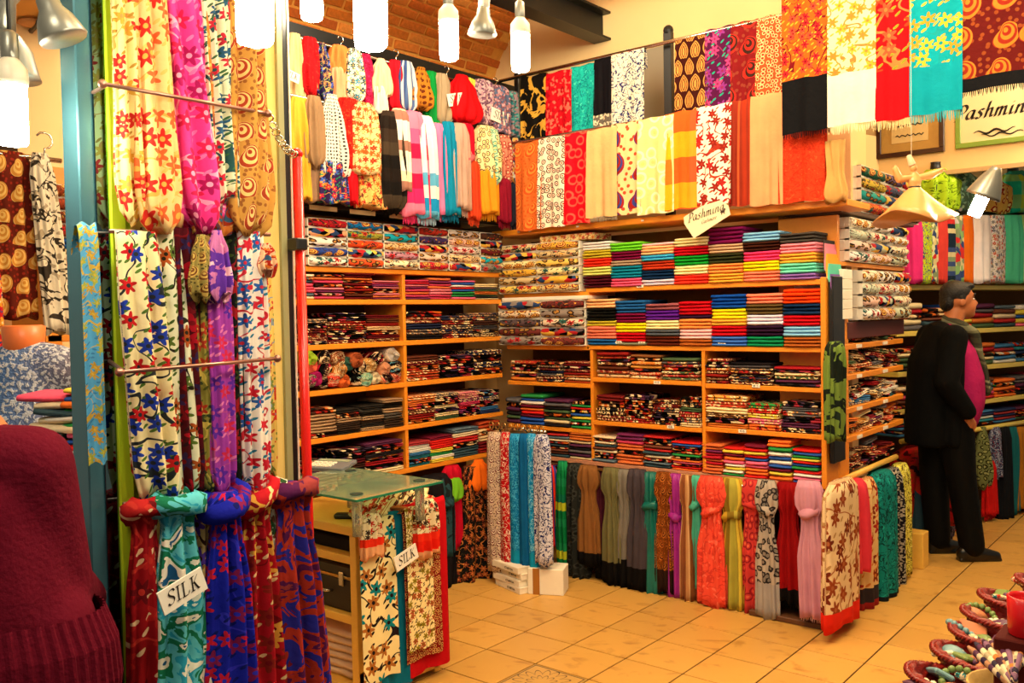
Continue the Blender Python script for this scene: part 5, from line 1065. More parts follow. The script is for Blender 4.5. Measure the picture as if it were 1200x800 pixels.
# ================================================================== LEFT FOREGROUND: display panel with silk scarves (plane PP)
pn = empty('scarf_display', PP.P(-2.93, 0, 0), PP.rot()); tag(pn, 'cream panel covered with printed silk scarves in the left foreground', 'panel')
e0 = PP.at(124, 300)[0] + 2.93; e1 = PP.at(331, 300)[0] + 2.93
MB().box((e0, .0, 0), (e1, .03, 2.75)).obj('board', plain('panel_cream', '#fadc80', .6, var=.05, sc=4.), pn)
MB().box((e0 - .004, -.006, 0), (e0 + .055, .0, 2.75), .002).obj('green_lit_edge', plain('green_light_tint', '#ccee28', .5), pn)  # greenish light on the panel's left edge, painted as a lime colour
def strip(px0, px1, out, c, nm, mat, th=.02): s0 = PP.at(px0, 400, out)[0] + 2.93; s1 = PP.at(px1, 400, out)[0] + 2.93; return MB().box((s0, -out, 0), (s1, -out + th, 2.75), .001).obj(nm, mat, pn)
MB().box((e0 - .002, -.034, 0), (e0 + .03, -.006, 2.75), .002).obj('green_lit_edge', MC['green_light_tint'], pn)  # raised strip with the same painted green light
strip(333, 340, .01, 0, 'frame_strip', plain('grey_green_metal', '#a0a070', .4)); strip(340, 346, .005, 0, 'black_seal', BLACK); strip(346, 348, .008, 0, 'frame_strip', WHITE)
o = struct(MB().box((-.032, -.02, 0), (.032, .05, 3.0), .003).obj('wall_pillar', plain('blue_grey_metal', '#4c8090', .22, .5), None, PP.P((PP.at(92, 300)[0] + PP.at(124, 300)[0]) / 2, .0, 0), PP.rot()))
MB().box((.0, -.026, 0), (.030, -.0205, 2.35), .001).obj('mirror', plain('mirror_glass', '#5c7880', .03, 1.), o)
hang('patterned_ribbon', PP, 93, 115, 262, 535, .05, FB('floral', ['#4c98c8', '#b08c30', '#98a040', '#3878a8', '#c0a040'], 40), 'long light blue ribbon with gold pattern hanging by the metal pillar', 'ribbon', None, 401, waves=1, amp=.004, back=.1)
# red crank pole, clamp and chain
A = PP.at(348, 180, .04); B = PP.at(369, 800, .04)
pole = MB().tube([PP.P(A[0], .04, A[1]), PP.P(B[0] - .0, .04, B[1] - .5)], .0125, 12).ball(tuple(PP.P(A[0], .04, A[1])), .015).obj('red_pole', plain('red_paint', '#d8140c', .25), smooth=True); tag(pole, 'shiny red pole standing at the door frame', 'pole')
s, z = PP.at(351, 286, .05); MB().box((-.017, -.012, -.015), (.017, .03, .015), .003).obj('clamp', BLACK, pole, PP.P(s, .05, z), PP.rot())
c0 = PP.at(314, 134, .05); c1 = PP.at(346, 182, .05); ch = MB()
for i in range(9):
    t = (i + .5) / 9; s = c0[0] + (c1[0] - c0[0]) * t; z = c0[1] + (c1[1] - c0[1]) * t - .02 * math.sin(PI * t); q = PP.P(s, .05, z); vd = PP.u if i % 2 else Vector((.7, .7, 0))
    pts = [q + PP.u * math.cos(a) * .011 * (1 if i % 2 else .3) + PP.n * math.cos(a) * .011 * (0 if i % 2 else 1) + Vector((0, 0, math.sin(a) * .008)) for a in [k * PI / 4 for k in range(9)]]; ch.tube(pts, .0022, 6, False)
tag(ch.obj('chain', CHROME, smooth=True), 'small metal chain from the scarf rod to the red pole', 'chain')
for (a, b_, lb) in (((120, 98), (314, 133), 'upper'), ((140, 436), (325, 420), 'lower')):
    A = PP.at(*a, .17); B = PP.at(*b_, .14); r = tag(MB().tube([PP.P(A[0], .17, A[1]), PP.P(B[0], .14, B[1])], .0042, 8).ball(tuple(PP.P(A[0], .17, A[1])), .009).ball(tuple(PP.P(B[0], .14, B[1])), .009).obj('scarf_rod', plain('copper_rod', '#a87868', .3, .8), smooth=True), '%s thin metal rod holding the silk scarves against the panel' % lb, 'rod')
    MB().tube([PP.P(A[0] + .06, .0, A[1] + .02), PP.P(A[0] + .01, .17, A[1])], .004, 8).obj('bracket', MC['copper_rod'], r); MB().tube([PP.P(B[0], .0, B[1]), PP.P(B[0], .14, B[1])], .004, 8).obj('bracket', MC['copper_rod'], r)
SG = .45
P_POUCH = [(0, .75), (.5, .85), (.85, 1), (.95, .85), (1, .45)]; P_COL = [(0, .9), (.3, 1), (.9, 1.0), (1, .8)]; P_SPR = [(0, .45), (.04, .85), (.12, .62), (.5, .95), (1, 1.1)]
T1 = [(128, 172, -40, 258, P_POUCH, FB('floral', ['#ecdc98', '#c82c28', '#d8a840', '#b08838', '#d89850'], 23), 'pale yellow silk scarf with tiny red flowers', dict(lean=.01)), (150, 203, -40, 268, P_POUCH, FB('floral', ['#e8c080', '#d86030', '#c82820', '#d8b060', '#e0a048'], 18), 'peach and cream silk scarf with fine flowers', dict(lean=.012, o=.10)),
      (172, 216, -40, 262, P_POUCH, FB('floral', ['#e8b878', '#b82818', '#a85028', '#c08030', '#c86838'], 15), 'sand silk scarf with red blossoms', dict(lean=.02, o=.07)), (180, 243, -40, 268, P_POUCH, FB('floral', ['#e83c90', '#a01858', '#d02050', '#f078b0', '#f8a0c0'], 18), 'bright pink silk scarf with darker flowers', dict(lean=.045, o=.09)),
      (200, 228, -40, 240, P_COL, FB('floral', ['#a04818', '#703010', '#c87828', '#502010', '#e0a050'], 32), 'brown silk scarf', dict(o=.04)), (215, 268, -40, 270, P_COL, FB('paisley', ['#c87830', '#9c3018', '#305c78', '#e0b060'], 20), 'orange silk scarf with paisleys', dict(o=.08)),
      (236, 268, -40, 236, P_COL, FB('floral', ['#e0dcb8', '#b82838', '#2c5878', '#406840', '#285050'], 27), 'cream silk scarf with red and blue flowers', dict(lean=.02, o=.11)), (256, 314, -40, 272, P_POUCH, FB('paisley', ['#c08c40', '#a03820', '#e0c078', '#905828'], 15), 'gold and brown paisley silk scarf', dict(o=.10))]
T2 = [(138, 190, 272, 580, P_COL, FB('floral', ['#ecdca8', '#2038a0', '#b81c20', '#50702c', '#282c30'], 22), 'cream silk scarf with blue and red flowers and green leaves', dict(lean=.03, o=.08)), (168, 222, 268, 578, P_COL, FB('floral', ['#e0e0c0', '#58702c', '#a85020', '#405c28', '#282418'], 23), 'white silk scarf with dark vines', dict(lean=.03, o=.06)),
      (194, 234, 268, 572, P_COL, FB('floral', ['#480c14', '#a01020', '#302048', '#281018', '#701018'], 19), 'dark red silk scarf', dict(lean=.015, o=.07)), (222, 250, 275, 350, P_BAG, FB('paisley', ['#988848', '#c8a858', '#704020', '#504828'], 30), 'olive silk scarf loop', dict(o=.12)),
      (226, 252, 300, 570, P_COL, FB('floral', ['#8c8438', '#303c28', '#a83420', '#586028', '#c8b050'], 24), 'olive green floral silk scarf', dict(o=.08)), (240, 270, 270, 350, P_BAG, FB('marble', ['#e0a0b8', '#c070a8', '#6030a0', '#e8b8c8'], 20), 'pink and violet silk scarf loop', dict(o=.13)),
      (244, 272, 320, 572, P_COL, FB('floral', ['#9838a0', '#c8284c', '#5828a0', '#d878b0', '#b04888'], 23), 'purple and pink silk scarf', dict(o=.10)), (262, 292, 272, 572, P_COL, FB('floral', ['#181c18', '#a01c20', '#384c20', '#284028', '#902028'], 23), 'black silk scarf with red flowers', dict(o=.07)),
      (280, 312, 272, 575, P_COL, FB('floral', ['#e8dcd0', '#2858a0', '#c02030', '#2c7898', '#c02838'], 24), 'white silk scarf with blue and red blossoms', dict(o=.09)), (302, 324, 285, 320, P_BAG, FB('vine', ['#e0b890', '#b02818', '#305878', '#d87828'], 24), 'peach silk scarf end looped over the rod', dict(o=.12)),
      (303, 320, 300, 560, P_COL, FB('floral', ['#d8b860', '#c03020', '#708038', '#b84020', '#8090a0'], 24), 'yellow floral silk scarf at the panel edge', dict(o=.05))]
T3 = [(150, 192, 590, 830, P_SPR, FB('floral', ['#8c1018', '#600c14', '#a82020', '#d8b890', '#b83028'], 14), 'dark red knotted silk scarf', dict(kn=(.03, .42), o=.08)), (180, 240, 580, 830, P_SPR, FB('marble', ['#e8e8d8', '#2898b8', '#58b8c8', '#187050', '#e8e0d0', '#205888'], 17), 'white and aqua knotted silk scarf', dict(kn=(.03, .42), o=.10)),
      (214, 274, 578, 830, P_SPR, FB('floral', ['#d8b478', '#5838a0', '#502018', '#a8783c', '#402018'], 16), 'gold beige silk scarf with dark vines', dict(o=.07)), (240, 292, 575, 830, P_SPR, FB('floral', ['#1820a0', '#c01c38', '#801c50', '#101868', '#3030c0'], 20), 'royal blue silk scarf with red flowers', dict(kn=(.05, .42), o=.12)),
      (276, 326, 572, 830, P_SPR, FB('floral', ['#a81420', '#d8a040', '#802018', '#e0c088', '#701018'], 18), 'red silk scarf with pale vines', dict(kn=(.04, .4), o=.09)), (294, 334, 570, 830, P_SPR, FB('vine', ['#d8dcc8', '#284828', '#704830', '#506838'], 19), 'white silk scarf with green vines', dict(kn=(.04, .38), o=.07)),
      (316, 372, 565, 830, P_SPR, FB('marble', ['#701828', '#28288c', '#a83020', '#501848', '#903838'], 16), 'red and violet marbled silk scarf', dict(kn=(.04, .36), lean=.02, o=.10))]
for T_, nm, gs in ((T1, 'top', 410), (T2, 'middle', 430), (T3, 'bottom', 450)):
    T_ = [r[:6] + (r[6] + ', %s tier of the panel' % nm,) + (dict(dict(amp=SG, pleats=8, flat=.5, nz=24, seg=80, n='silk_scarf'), **(r[7] if len(r) > 7 else {})),) for r in T_]
    under(PP, T_, .08, 0, 'silk scarves on the %s tier of the panel' % nm, gs)
silk(PP, 214, 692, 52, .21, 'SILK', 'white SILK card on the aqua silk scarf of the panel', 18)
tag(MB().tube([PP.P(PP.at(134, 270, .08)[0], .06, PP.at(134, 270, .08)[1]), PP.P(PP.at(322, 274, .08)[0], .06, PP.at(322, 274, .08)[1])], .005, 8).obj('scarf_rod', MC['copper_rod'], smooth=True), 'thin rod behind the knots of the middle tier of silk scarves', 'rod')
tag(MB().tube([PP.P(PP.at(150, 590, .08)[0], .06, PP.at(150, 592, .08)[1]), PP.P(PP.at(334, 568, .08)[0], .06, PP.at(334, 572, .08)[1])], .005, 8).obj('scarf_rod', MC['copper_rod'], smooth=True), 'thin rod behind the knots of the bottom tier of silk scarves', 'rod')

# ================================================================== LEFT SHOP behind the pillar
ls = empty('shelf_unit', PL.P(-2.4, 0, 0), PL.rot()); tag(ls, 'small orange wooden shelf unit in the left shop behind the metal pillar', 'shelf unit')
def lp(x, y, o=0): return PL.at(x, y, o)
a0 = lp(48, 250)[0]; a1 = lp(112, 250)[0]
for y in (196, 306, 350, 392): z = lp(70, y)[1]; MB().box((a0 + 2.4, 0, -.03 if y > 200 else -.07), (a1 + 2.4, .34, 0), .003).obj('shelf', WOOD, ls, (0, 0, z))
s = lp(60, 350)[0]; MB().box((s + 2.4 - .02, -.0, .8), (s + 2.4 + .04, .34, lp(60, 306)[1]), .003).obj('side_panel', WOOD, ls)
boxgrid(PL, (54, 78, 104), None, 250, lp(70, 278)[1], lp(70, 216)[1], 4, [('brown', '#8c3c20'), ('cream', '#e0d0a8'), ('dark red', '#782018')], 'behind the pillar', 'boxed scarves in the left shop', .02)
o = MB().box((lp(40, 250)[0], .0, lp(70, 282)[1]), (lp(53, 250)[0], .25, lp(70, 212)[1]), .003).obj('white_carton', WHITE, None, PL.p, PL.rot()); tag(o, 'white carton pile beside the boxed scarves in the left shop', 'box')
z = lp(70, 304)[1]
for i, (c, nm) in enumerate((('#d8c098', 'cream'), ('#c8b088', 'sand'), ('#1450a0', 'blue'), ('#1c5cb0', 'bright blue'))): tag(folded('folded_shawl', PL, (a0 + a1) / 2, .02, z + .022 * i, .34, .28, .022, SOL, c), '%s folded shawl under the boxed scarves in the left shop' % nm, 'shawl')
for r, (y0, y1, n) in enumerate(((349, 312, 8), (391, 362, 6))):
    z0 = lp(80, y0)[1]; z1 = lp(80, y1)[1]
    pstack('folded_shawl', 'shawl', PL, lp(70, 330)[0], lp(104, 330)[0], z0, z1, 'pinks', n, '%s compartment of the left shop' % ('upper', 'lower')[r], 0, [SOL, PAT[0]], 'folded shawls in the left shop', lobes=1)
gather('hanging_scarf', PL, -14, 42, 178, 372, .25, FB('paisley', ['#5c1c10', '#c88838', '#e0b868', '#902818'], 12), P_STRAIGHT, 'brown and gold paisley scarf hanging in the left shop', 'scarf', None, 501, amp=.25, flat=.3)
gather('hanging_scarf', PL, 34, 66, 180, 390, .30, FB('vine', ['#e0d4bc', '#383028', '#a89880'], 14), P_TAIL, 'white scarf with fine black drawing in the left shop', 'scarf', None, 502, amp=.35, lean=.05)
gather('hanging_scarf', PL, -30, 4, 300, 480, .35, FB('floral', ['#c01c28', '#e8a030', '#f06030', '#304880', '#e8d0a0'], 20), P_TAIL, 'red flowered scarf at the far left edge', 'scarf', None, 503)
s, z = lp(52, 174, .3); tag(MB().tube([PL.P(s, .3, z - .04), PL.P(s, .3, z)] + [PL.P(s + .03 * math.sin(t), .3, z + .03 - .03 * math.cos(t)) for t in [k * .6 for k in range(1, 8)]], .004, 6).obj('hanger_hook', CHROME, smooth=True), 'wire hanger hook above the drawn white scarf', 'hook')
tag(MB().tube([PL.P(lp(-20, 183, .25)[0], .26, lp(20, 183, .25)[1]), PL.P(lp(70, 183, .25)[0], .26, lp(20, 183, .25)[1])], .01, 8).obj('hanging_rail', CHROME, smooth=True), 'metal rail in the left shop holding two long scarves', 'rail')
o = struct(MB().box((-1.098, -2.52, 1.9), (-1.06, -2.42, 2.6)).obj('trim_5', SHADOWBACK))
# mannequin with the blue knit
q = deep(28, 400, 2.75); mq = empty('display_bust', (q.x, q.y, 0), (0, 0, math.radians(39.4))); tag(mq, 'orange necked mannequin wearing a blue and white knit wrap', 'mannequin')
zt = q.z
MB().lathe([(.055, -.05), (.058, 0), (.062, .045), (.05, .05), (.0, .05)], 20, (0, 0, zt)).obj('neck', plain('orange_mannequin', '#e8783c', .35), mq, smooth=True)
def knitmat():
    N = Nd('blue_knit'); tc = N.new('ShaderNodeTexCoord').outputs['Object']; x, y, z = N.sep(tc)
    n = N.noise(tc, 75., 3., .4); gr = N.math('ADD', N.math('MULTIPLY', x, 2.6), .42)
    c = N.mix(N.math('MINIMUM', N.math('MAXIMUM', N.math('ADD', gr, 0.), 0.), 1.), lin('#1878c8'), lin('#786868')); c = N.mix(N.math('GREATER_THAN', n, .52), c, lin('#c0c4d0'))
    N.put(N.b.inputs['Base Color'], c); N.b.inputs['Roughness'].default_value = .9; N.bump(n, .8, .02); return N.m
blob('knit_wrap', [([(-.02, 0, zt - .42), (0, 0, zt - .25), (0, 0, zt - .12)], [.19, .17, .12], (1.15, .75)), ([(-.2, 0, zt - .14), (-.1, 0, zt - .1), (.0, 0, zt - .06), (.1, 0, zt - .08), (.17, 0, zt - .12)], [.06, .07, .07, .07, .07])], knitmat(), mq, .012, 6)
MB().lathe([(.16, 0), (.16, .02), (.02, .03), (.018, zt - .3)], 20).obj('stand', CHROME, mq, smooth=True)
# table with folded shawls behind the person
q = deep(75, 530, 2.35); tb_ = empty('shop_table', (q.x - .1, q.y + .1, 0), (0, 0, math.radians(39.4))); tag(tb_, 'white covered table behind the person, piled with shawls', 'table')
zt2 = deep(100, 533, 2.3).z
MB().box((-.10, -.18, zt2 - .03), (.30, .3, zt2), .004).obj('table_top', plain('white_paint', '#e8e4dc', .5), tb_)
for x in (-.07, .27):
    for y in (-.15, .27): MB().box((x - .02, y - .02, 0), (x + .02, y + .02, zt2 - .03)).obj('leg', MC['white_paint'], tb_)
PT = Plane(q.x - .1, q.y + .1, 39.4)
for k, (px, nn, w_) in enumerate(((58, 7, .13), (90, 10, .13))):
    s = PT.at(px, 500, .12)[0]
    pstack('folded_shawl', 'shawl', PT, s - w_ / 2, s + w_ / 2, zt2, zt2 + (.15 if k == 0 else .17), 'bright' if k else 'stripe', nn, 'white table behind the person', k, [SOL], 'shawls on the white table', lobes=1, out=.12, mess=1.5, dep=.2)
PT2 = Plane(PT.p.x, PT.p.y, 39.4); pw = deep(104, 560, 2.3)
o = empty('shop_counter', (pw.x, pw.y, 0), (0, 0, math.radians(39.4))); tag(o, 'low counter with stacked dark shawls beside the metal pillar', 'counter'); zc_ = deep(104, 720, 2.3).z
MB().box((-.12, 0, 0), (.1, .3, zc_), .004).obj('body', plain('dark_counter', '#201814', .6), o)
cols = [('lilac', '#8c9cd8'), ('white', '#e0dce0'), ('sky blue', '#4ca8d8'), ('pale blue', '#7898d8'), ('crimson', '#901030'), ('brown', '#4c2c20'), ('slate', '#38506c'), ('dark brown', '#30201c'), ('dark green', '#285030'), ('grey', '#48505c'), ('green', '#2c7848'), ('black', '#141418'), ('red', '#c02028'), ('olive', '#606028'), ('teal', '#185868'), ('dark blue', '#1c2848')][::-1]
PK = Plane(pw.x, pw.y, 39.4); z = zc_
h = (deep(104, 535, 2.3).z - zc_) / len(cols)
for i, (nm, c) in enumerate(cols): tag(folded('folded_shawl', PK, -.01 + RS.uniform(-.006, .006), .02, z, .22, .24, h, SOL, c), '%s folded shawl in the tall pile behind the person, beside the pillar' % nm, 'shawl', 'tall pile of shawls beside the pillar'); z += h

# ================================================================== DISPLAY CABINET with the glass top
zct = PC2.at(515, 592)[1]; y1 = PC2.at(515, 700)[0]; y0 = PC2.at(418, 700)[0]
cb = empty('display_cabinet', (.304, y0, 0)); tag(cb, 'open pine display cabinet draped with two printed scarves', 'cabinet'); D = y1 - y0; W_ = .62
MB().box((-W_, -.012, zct - .04), (.012, D + .01, zct), .004).obj('top', PINE, cb)
for (x, y) in ((-.04, 0), (-.04, D - .04), (-W_, 0), (-W_, D - .04)): MB().box((x, y, 0), (x + .04, y + .04, zct - .04), .003).obj('post', PINE, cb)
MB().box((-.014, .04, .10), (-.004, D - .04, zct - .04)).obj('side_panel', PINE, cb)
zz = [PC1.at(392, y)[1] for y in (644, 712, 792)]
for z in zz[:2]: MB().box((-W_ + .04, .004, z - .035), (-.04, D - .02, z), .003).obj('shelf', PINE, cb)
MB().box((-W_ + .04, .0, .02), (-.04, D - .02, zz[2]), .003).obj('shelf', PINE, cb)
MB().box((-.04, .004, .02), (.0, D - .004, .14), .003).obj('plinth', PINE, cb)
MB().box((-W_ + .04, D - .02, .05), (-.04, D - .008, zct - .04)).obj('back_panel', plain('cabinet_back', '#30200f', .8), cb)
C1 = Plane(.304, y0, 0)
o = empty('hard_case', (.304 - .27, y0 + .20, zz[1] + .001)); tag(o, 'black hard case with brass edge and latch inside the cabinet', 'case')
ch = zz[0] - .035 - zz[1] - .02
MB().box((-.22, -.17, 0), (.2, .12, ch * .72), .008).obj('body', BLACK, o); MB().box((-.22, -.17, ch * .74), (.2, .12, ch), .008).obj('lid', BLACK, o); BR = plain('brass', '#b8924c', .3, .8)
MB().box((-.222, -.173, ch * .70), (.202, .121, ch * .76), .002).obj('brass_edge', BR, o); MB().box((.13, -.18, ch * .55), (.16, -.17, ch * .85), .003).obj('latch', CHROME, o); MB().tube([(-.08, -.17, ch * .4), (-.07, -.2, ch * .42), (.07, -.2, ch * .42), (.08, -.17, ch * .4)], .007, 8).obj('handle', CHROME, o, smooth=True)
tag(MB().box((-.2, -.14, 0), (.18, .1, .055), .006).obj('black_folder', plain('dark_grey_fabric', '#18161a', .7), None, (.034, y0 + .19, zz[0])), 'dark flat case on the upper cabinet shelf', 'case')
for i in range(6): tag(folded('folded_cloth', C1, -.26 + RS.uniform(-.01, .01), -.05, zz[2] + .034 * i, .34, .28, .036, fabric('plain', [None], pre=PRE), '#e8c8a8', 1, False, 0, RS.uniform(-.05, .05)), 'pale linen cloth, %s from bottom in the cabinet' % ORD[i + 1], 'cloth', 'pale linens in the cabinet')
tag(MB().box((-.022, -.085, 0), (.022, .085, .022), .006).obj('remote_control', BLACK, None, (PC1.at(398, 598)[0] + .02, y0 + .10, zct + .001), (0, 0, math.radians(-55))), 'black remote control on the cabinet top', 'remote')
# two big scarves draped over the side
XC = Plane(.318, 0, 90)
def dr(x0, x1, yt, yb, out, m, lb, k, **kw): return hang('draped_scarf', XC, x0, x1, yt, yb, out, m, lb, 'scarf', 'scarves draped over the cabinet', k, **kw)
BLF = FB('floral', ['#ecdca0', '#a8682c', '#12808c', '#1c1418', '#20181c'], 12)
dr(440, 476, 600, 800, .012, FB('plain', ['#0c6c8c']), 'teal backing cloth under the tulip scarf on the cabinet', 1, waves=1.2, amp=.006, back=.02)
dr(419, 462, 607, 792, .035, BLF, 'cream scarf with brown and teal tulips draped over the cabinet', 2, waves=1.0, amp=.006, back=.02)
dr(472, 521, 585, 780, .012, FB('plain', ['#b80c18']), 'red scarf hanging at the right edge of the cabinet', 3, waves=1.4, amp=.008, back=.02)
TRM = FB('rings', ['#7c1818', '#d8a860', '#301010'], 60)
def tree():
    N = Nd('tree_print'); return N.m
dr(470, 512, 592, 766, .028, TRM, 'patterned border scarf around the tree print on the cabinet', 4, waves=.8, amp=.004, back=.02)
dr(474, 504, 592, 755, .042, FB('floral', ['#f0e0a4', '#a84828', '#90801c', '#302018', '#7c6420'], 26), 'cream scarf with a flowering tree print on the cabinet', 5, waves=.8, amp=.004, back=.02)
TOPX = Plane(.31, 0, 90)
for k, (a, b, y0_, y1_) in enumerate(((423, 447, 600, 652), (486, 513, 585, 650))):
    gather('knotted_scarf', TOPX, a, b, y0_, y1_, .075, FB('floral', ['#f0e0b8', '#c83020', '#38302c', '#a89048', '#502818'], 30), P_TAIL, 'small cream scarf tied at the %s corner of the cabinet' % ('near', 'far')[k], 'scarf', None, 520 + k, band=(.42, FB('bands', ['#e02010', '#701818', '#e83018', '#e0a070'], 22)), amp=.4, flat=.4)
def crumple(loc, sx, sy, sz, m, label, seed, name='crumpled_scarf'):
    R = random.Random(seed); ph = [R.uniform(0, 6) for _ in range(6)]; V = []; F = []; n, q = 20, 28
    for j in range(n + 1):
        t = PI * j / n
        for k in range(q):
            th = 2 * PI * k / q; r = 1 + .16 * math.sin(4 * th + ph[0] + 3 * t) + .12 * math.sin(7 * th + ph[1] - 5 * t) + .10 * math.sin(9 * t + ph[2] + 2 * th)
            V.append((sx * math.sin(t) * math.cos(th) * r, sy * math.sin(t) * math.sin(th) * r, max(0, sz * (.75 - .9 * math.cos(t) * r) * .6)))
    for j in range(n):
        for k in range(q): A = j * q + k; B = j * q + (k + 1) % q; F.append((A, B, B + q, A + q))
    return tag(mk(name, V, F, m, None, loc), label, 'scarf')
for k, (px, py, sx, sy, sz, m, lb) in enumerate(((455, 603, .07, .12, .085, FB('floral', ['#f0dca8', '#d83820', '#403028', '#c87838', '#803020'], 30), 'crumpled cream and red scarf on the cabinet top, in the middle'), (480, 592, .06, .12, .09, FB('floral', ['#ecd8a0', '#c82c20', '#302820', '#b89040', '#682818'], 26), 'crumpled cream scarf on the cabinet top, at the far end'), (425, 603, .05, .05, .055, FB('plain', ['#e8dca0']), 'small cream knotted cloth on the cabinet top corner'), (446, 598, .13, .07, .06, FB('plain', ['#c87840']), 'folded orange tan scarf under the glass top'))):
    p = onz(px, py + 4, zct); p.x = min(p.x, .25); crumple((p.x, p.y, zct), sx, sy, sz, m, lb, k)
# glass sheet on stand-offs
GL = plain('green_glass', '#b8d8b8', .04, trans=.75); GE = plain('glass_edge', '#2c8c68', .1, trans=.3)
zg = zct + .165; A = onz(505, 561, zg); B = onz(432, 588, zg)
gx1 = (A.x + B.x) / 2; gy0, gy1 = B.y, A.y; gx0 = gx1 - .62
gs = empty('glass_shelf', (gx1 - .3, (gy0 + gy1) / 2, zct)); tag(gs, 'green tinted glass sheet raised above the cabinet top', 'glass shelf')
ox, oy = gx1 - .3, (gy0 + gy1) / 2
MB().box((gx0 - ox, gy0 - oy, .155), (gx1 - ox, gy1 - oy, .165), .002).obj('glass_sheet', GL, gs); e = MB()
for a, b in (((gx0 - ox, gy0 - oy - .003, .1555), (gx1 - ox, gy0 - oy, .1645)), ((gx1 - ox, gy0 - oy, .1555), (gx1 - ox + .003, gy1 - oy, .1645)), ((gx0 - ox, gy1 - oy, .1555), (gx1 - ox, gy1 - oy + .003, .1645))): e.box(a, b)
e.obj('polished_edge', GE, gs)
for x, y in ((gx1 - ox - .08, gy0 - oy + .07), (gx1 - ox - .08, gy1 - oy - .06), (gx0 - ox + .1, gy0 - oy + .07), (gx0 - ox + .1, gy1 - oy - .06)):
    MB().lathe([(.02, 0), (.02, .155)], 16, (x, y, 0)).obj('stand_off', plain('clear_acrylic', '#e0e8e0', .05, trans=.8), gs, smooth=True); MB().lathe([(.026, .166), (.026, .169)], 16, (x, y, 0)).obj('pad', plain('dark_pad', '#28403a', .4), gs)
# calculator tray on the glass
p = onz(388, 545, zg + .01); o = MB().box((-.10, -.07, 0), (.10, .07, .02), .004).obj('calculator', plain('grey_plastic', '#6c7078', .4), None, (p.x, p.y, zg + .001), (math.radians(8), 0, math.radians(20))); tag(o, 'grey desk calculator at the far side of the glass sheet', 'calculator')
for i in range(5):
    for j in range(3): MB().box((-.085 + i * .024, -.055 + j * .024, .02), (-.067 + i * .024, -.038 + j * .024, .025)).obj('key', WHITE, o)
MB().box((-.08, .025, .02), (.08, .055, .023)).obj('display', plain('lcd', '#98a890', .2), o)

# ================================================================== BASKETS on the stand at the right
ZB = .62
def wicker_basket(L_, Wd, Hh, seed):
    V = []; F = []; sg = 64; prof = []
    for j in range(12): t = j / 11; prof.append((.80 + .20 * t, Hh * t, 1))
    for j in range(10): t = 1 - j / 9; prof.append((.80 + .20 * t - .07, Hh * t + .004 if t > 0 else .012, -1))
    for j, (r, z, sgn) in enumerate(prof):
        for k in range(sg):
            th = 2 * PI * k / sg; wv = .006 * math.sin(th * 16 + (j % 2) * PI) * sgn; c, s_ = math.cos(th), math.sin(th)
            ex = abs(c) ** .8 * (1 if c > 0 else -1); ey = abs(s_) ** .8 * (1 if s_ > 0 else -1)
            V.append((ex * (L_ * .5 * r + wv), ey * (Wd * .5 * r + wv), z + .02 * c * c * (z / Hh) + .002 * math.sin(th * 16 + (j % 2) * PI)))
    n = len(prof)
    for j in range(n - 1):
        for k in range(sg): A = j * sg + k; B = j * sg + (k + 1) % sg; F.append((A, B, B + sg, A + sg))
    F.append(tuple(range(sg - 1, -1, -1))); F.append(tuple((n - 1) * sg + k for k in range(sg)))
    return V, F
WK = plain('red_wicker', '#7c1610', .35, var=.35, bump=.4, sc=60.)
bpts = [(1190, 684), (1147, 703), (1127, 723), (1113, 745), (1092, 769), (1062, 796)]
LBN = ['rearmost', 'second rearmost', 'third rearmost', 'third nearest', 'second nearest', 'nearest']
TRK = [FB('floral', ['#e8c8a0', '#c83020', '#208890', '#e8e0d0', '#584030'], 60, (1, 1, 1)), plain('bead_green', '#708848', .4), plain('bead_orange', '#b87048', .5), plain('bead_blue', '#7098a0', .4), plain('bead_cream', '#e8d8b8', .5), plain('bead_purple', '#583050', .5)]
RB = random.Random(9)
first = onz(*bpts[5], ZB); 
st = empty('display_stand', (first.x + .5, first.y + .6, 0)); tag(st, 'low cloth covered stand under the red wicker baskets', 'stand')
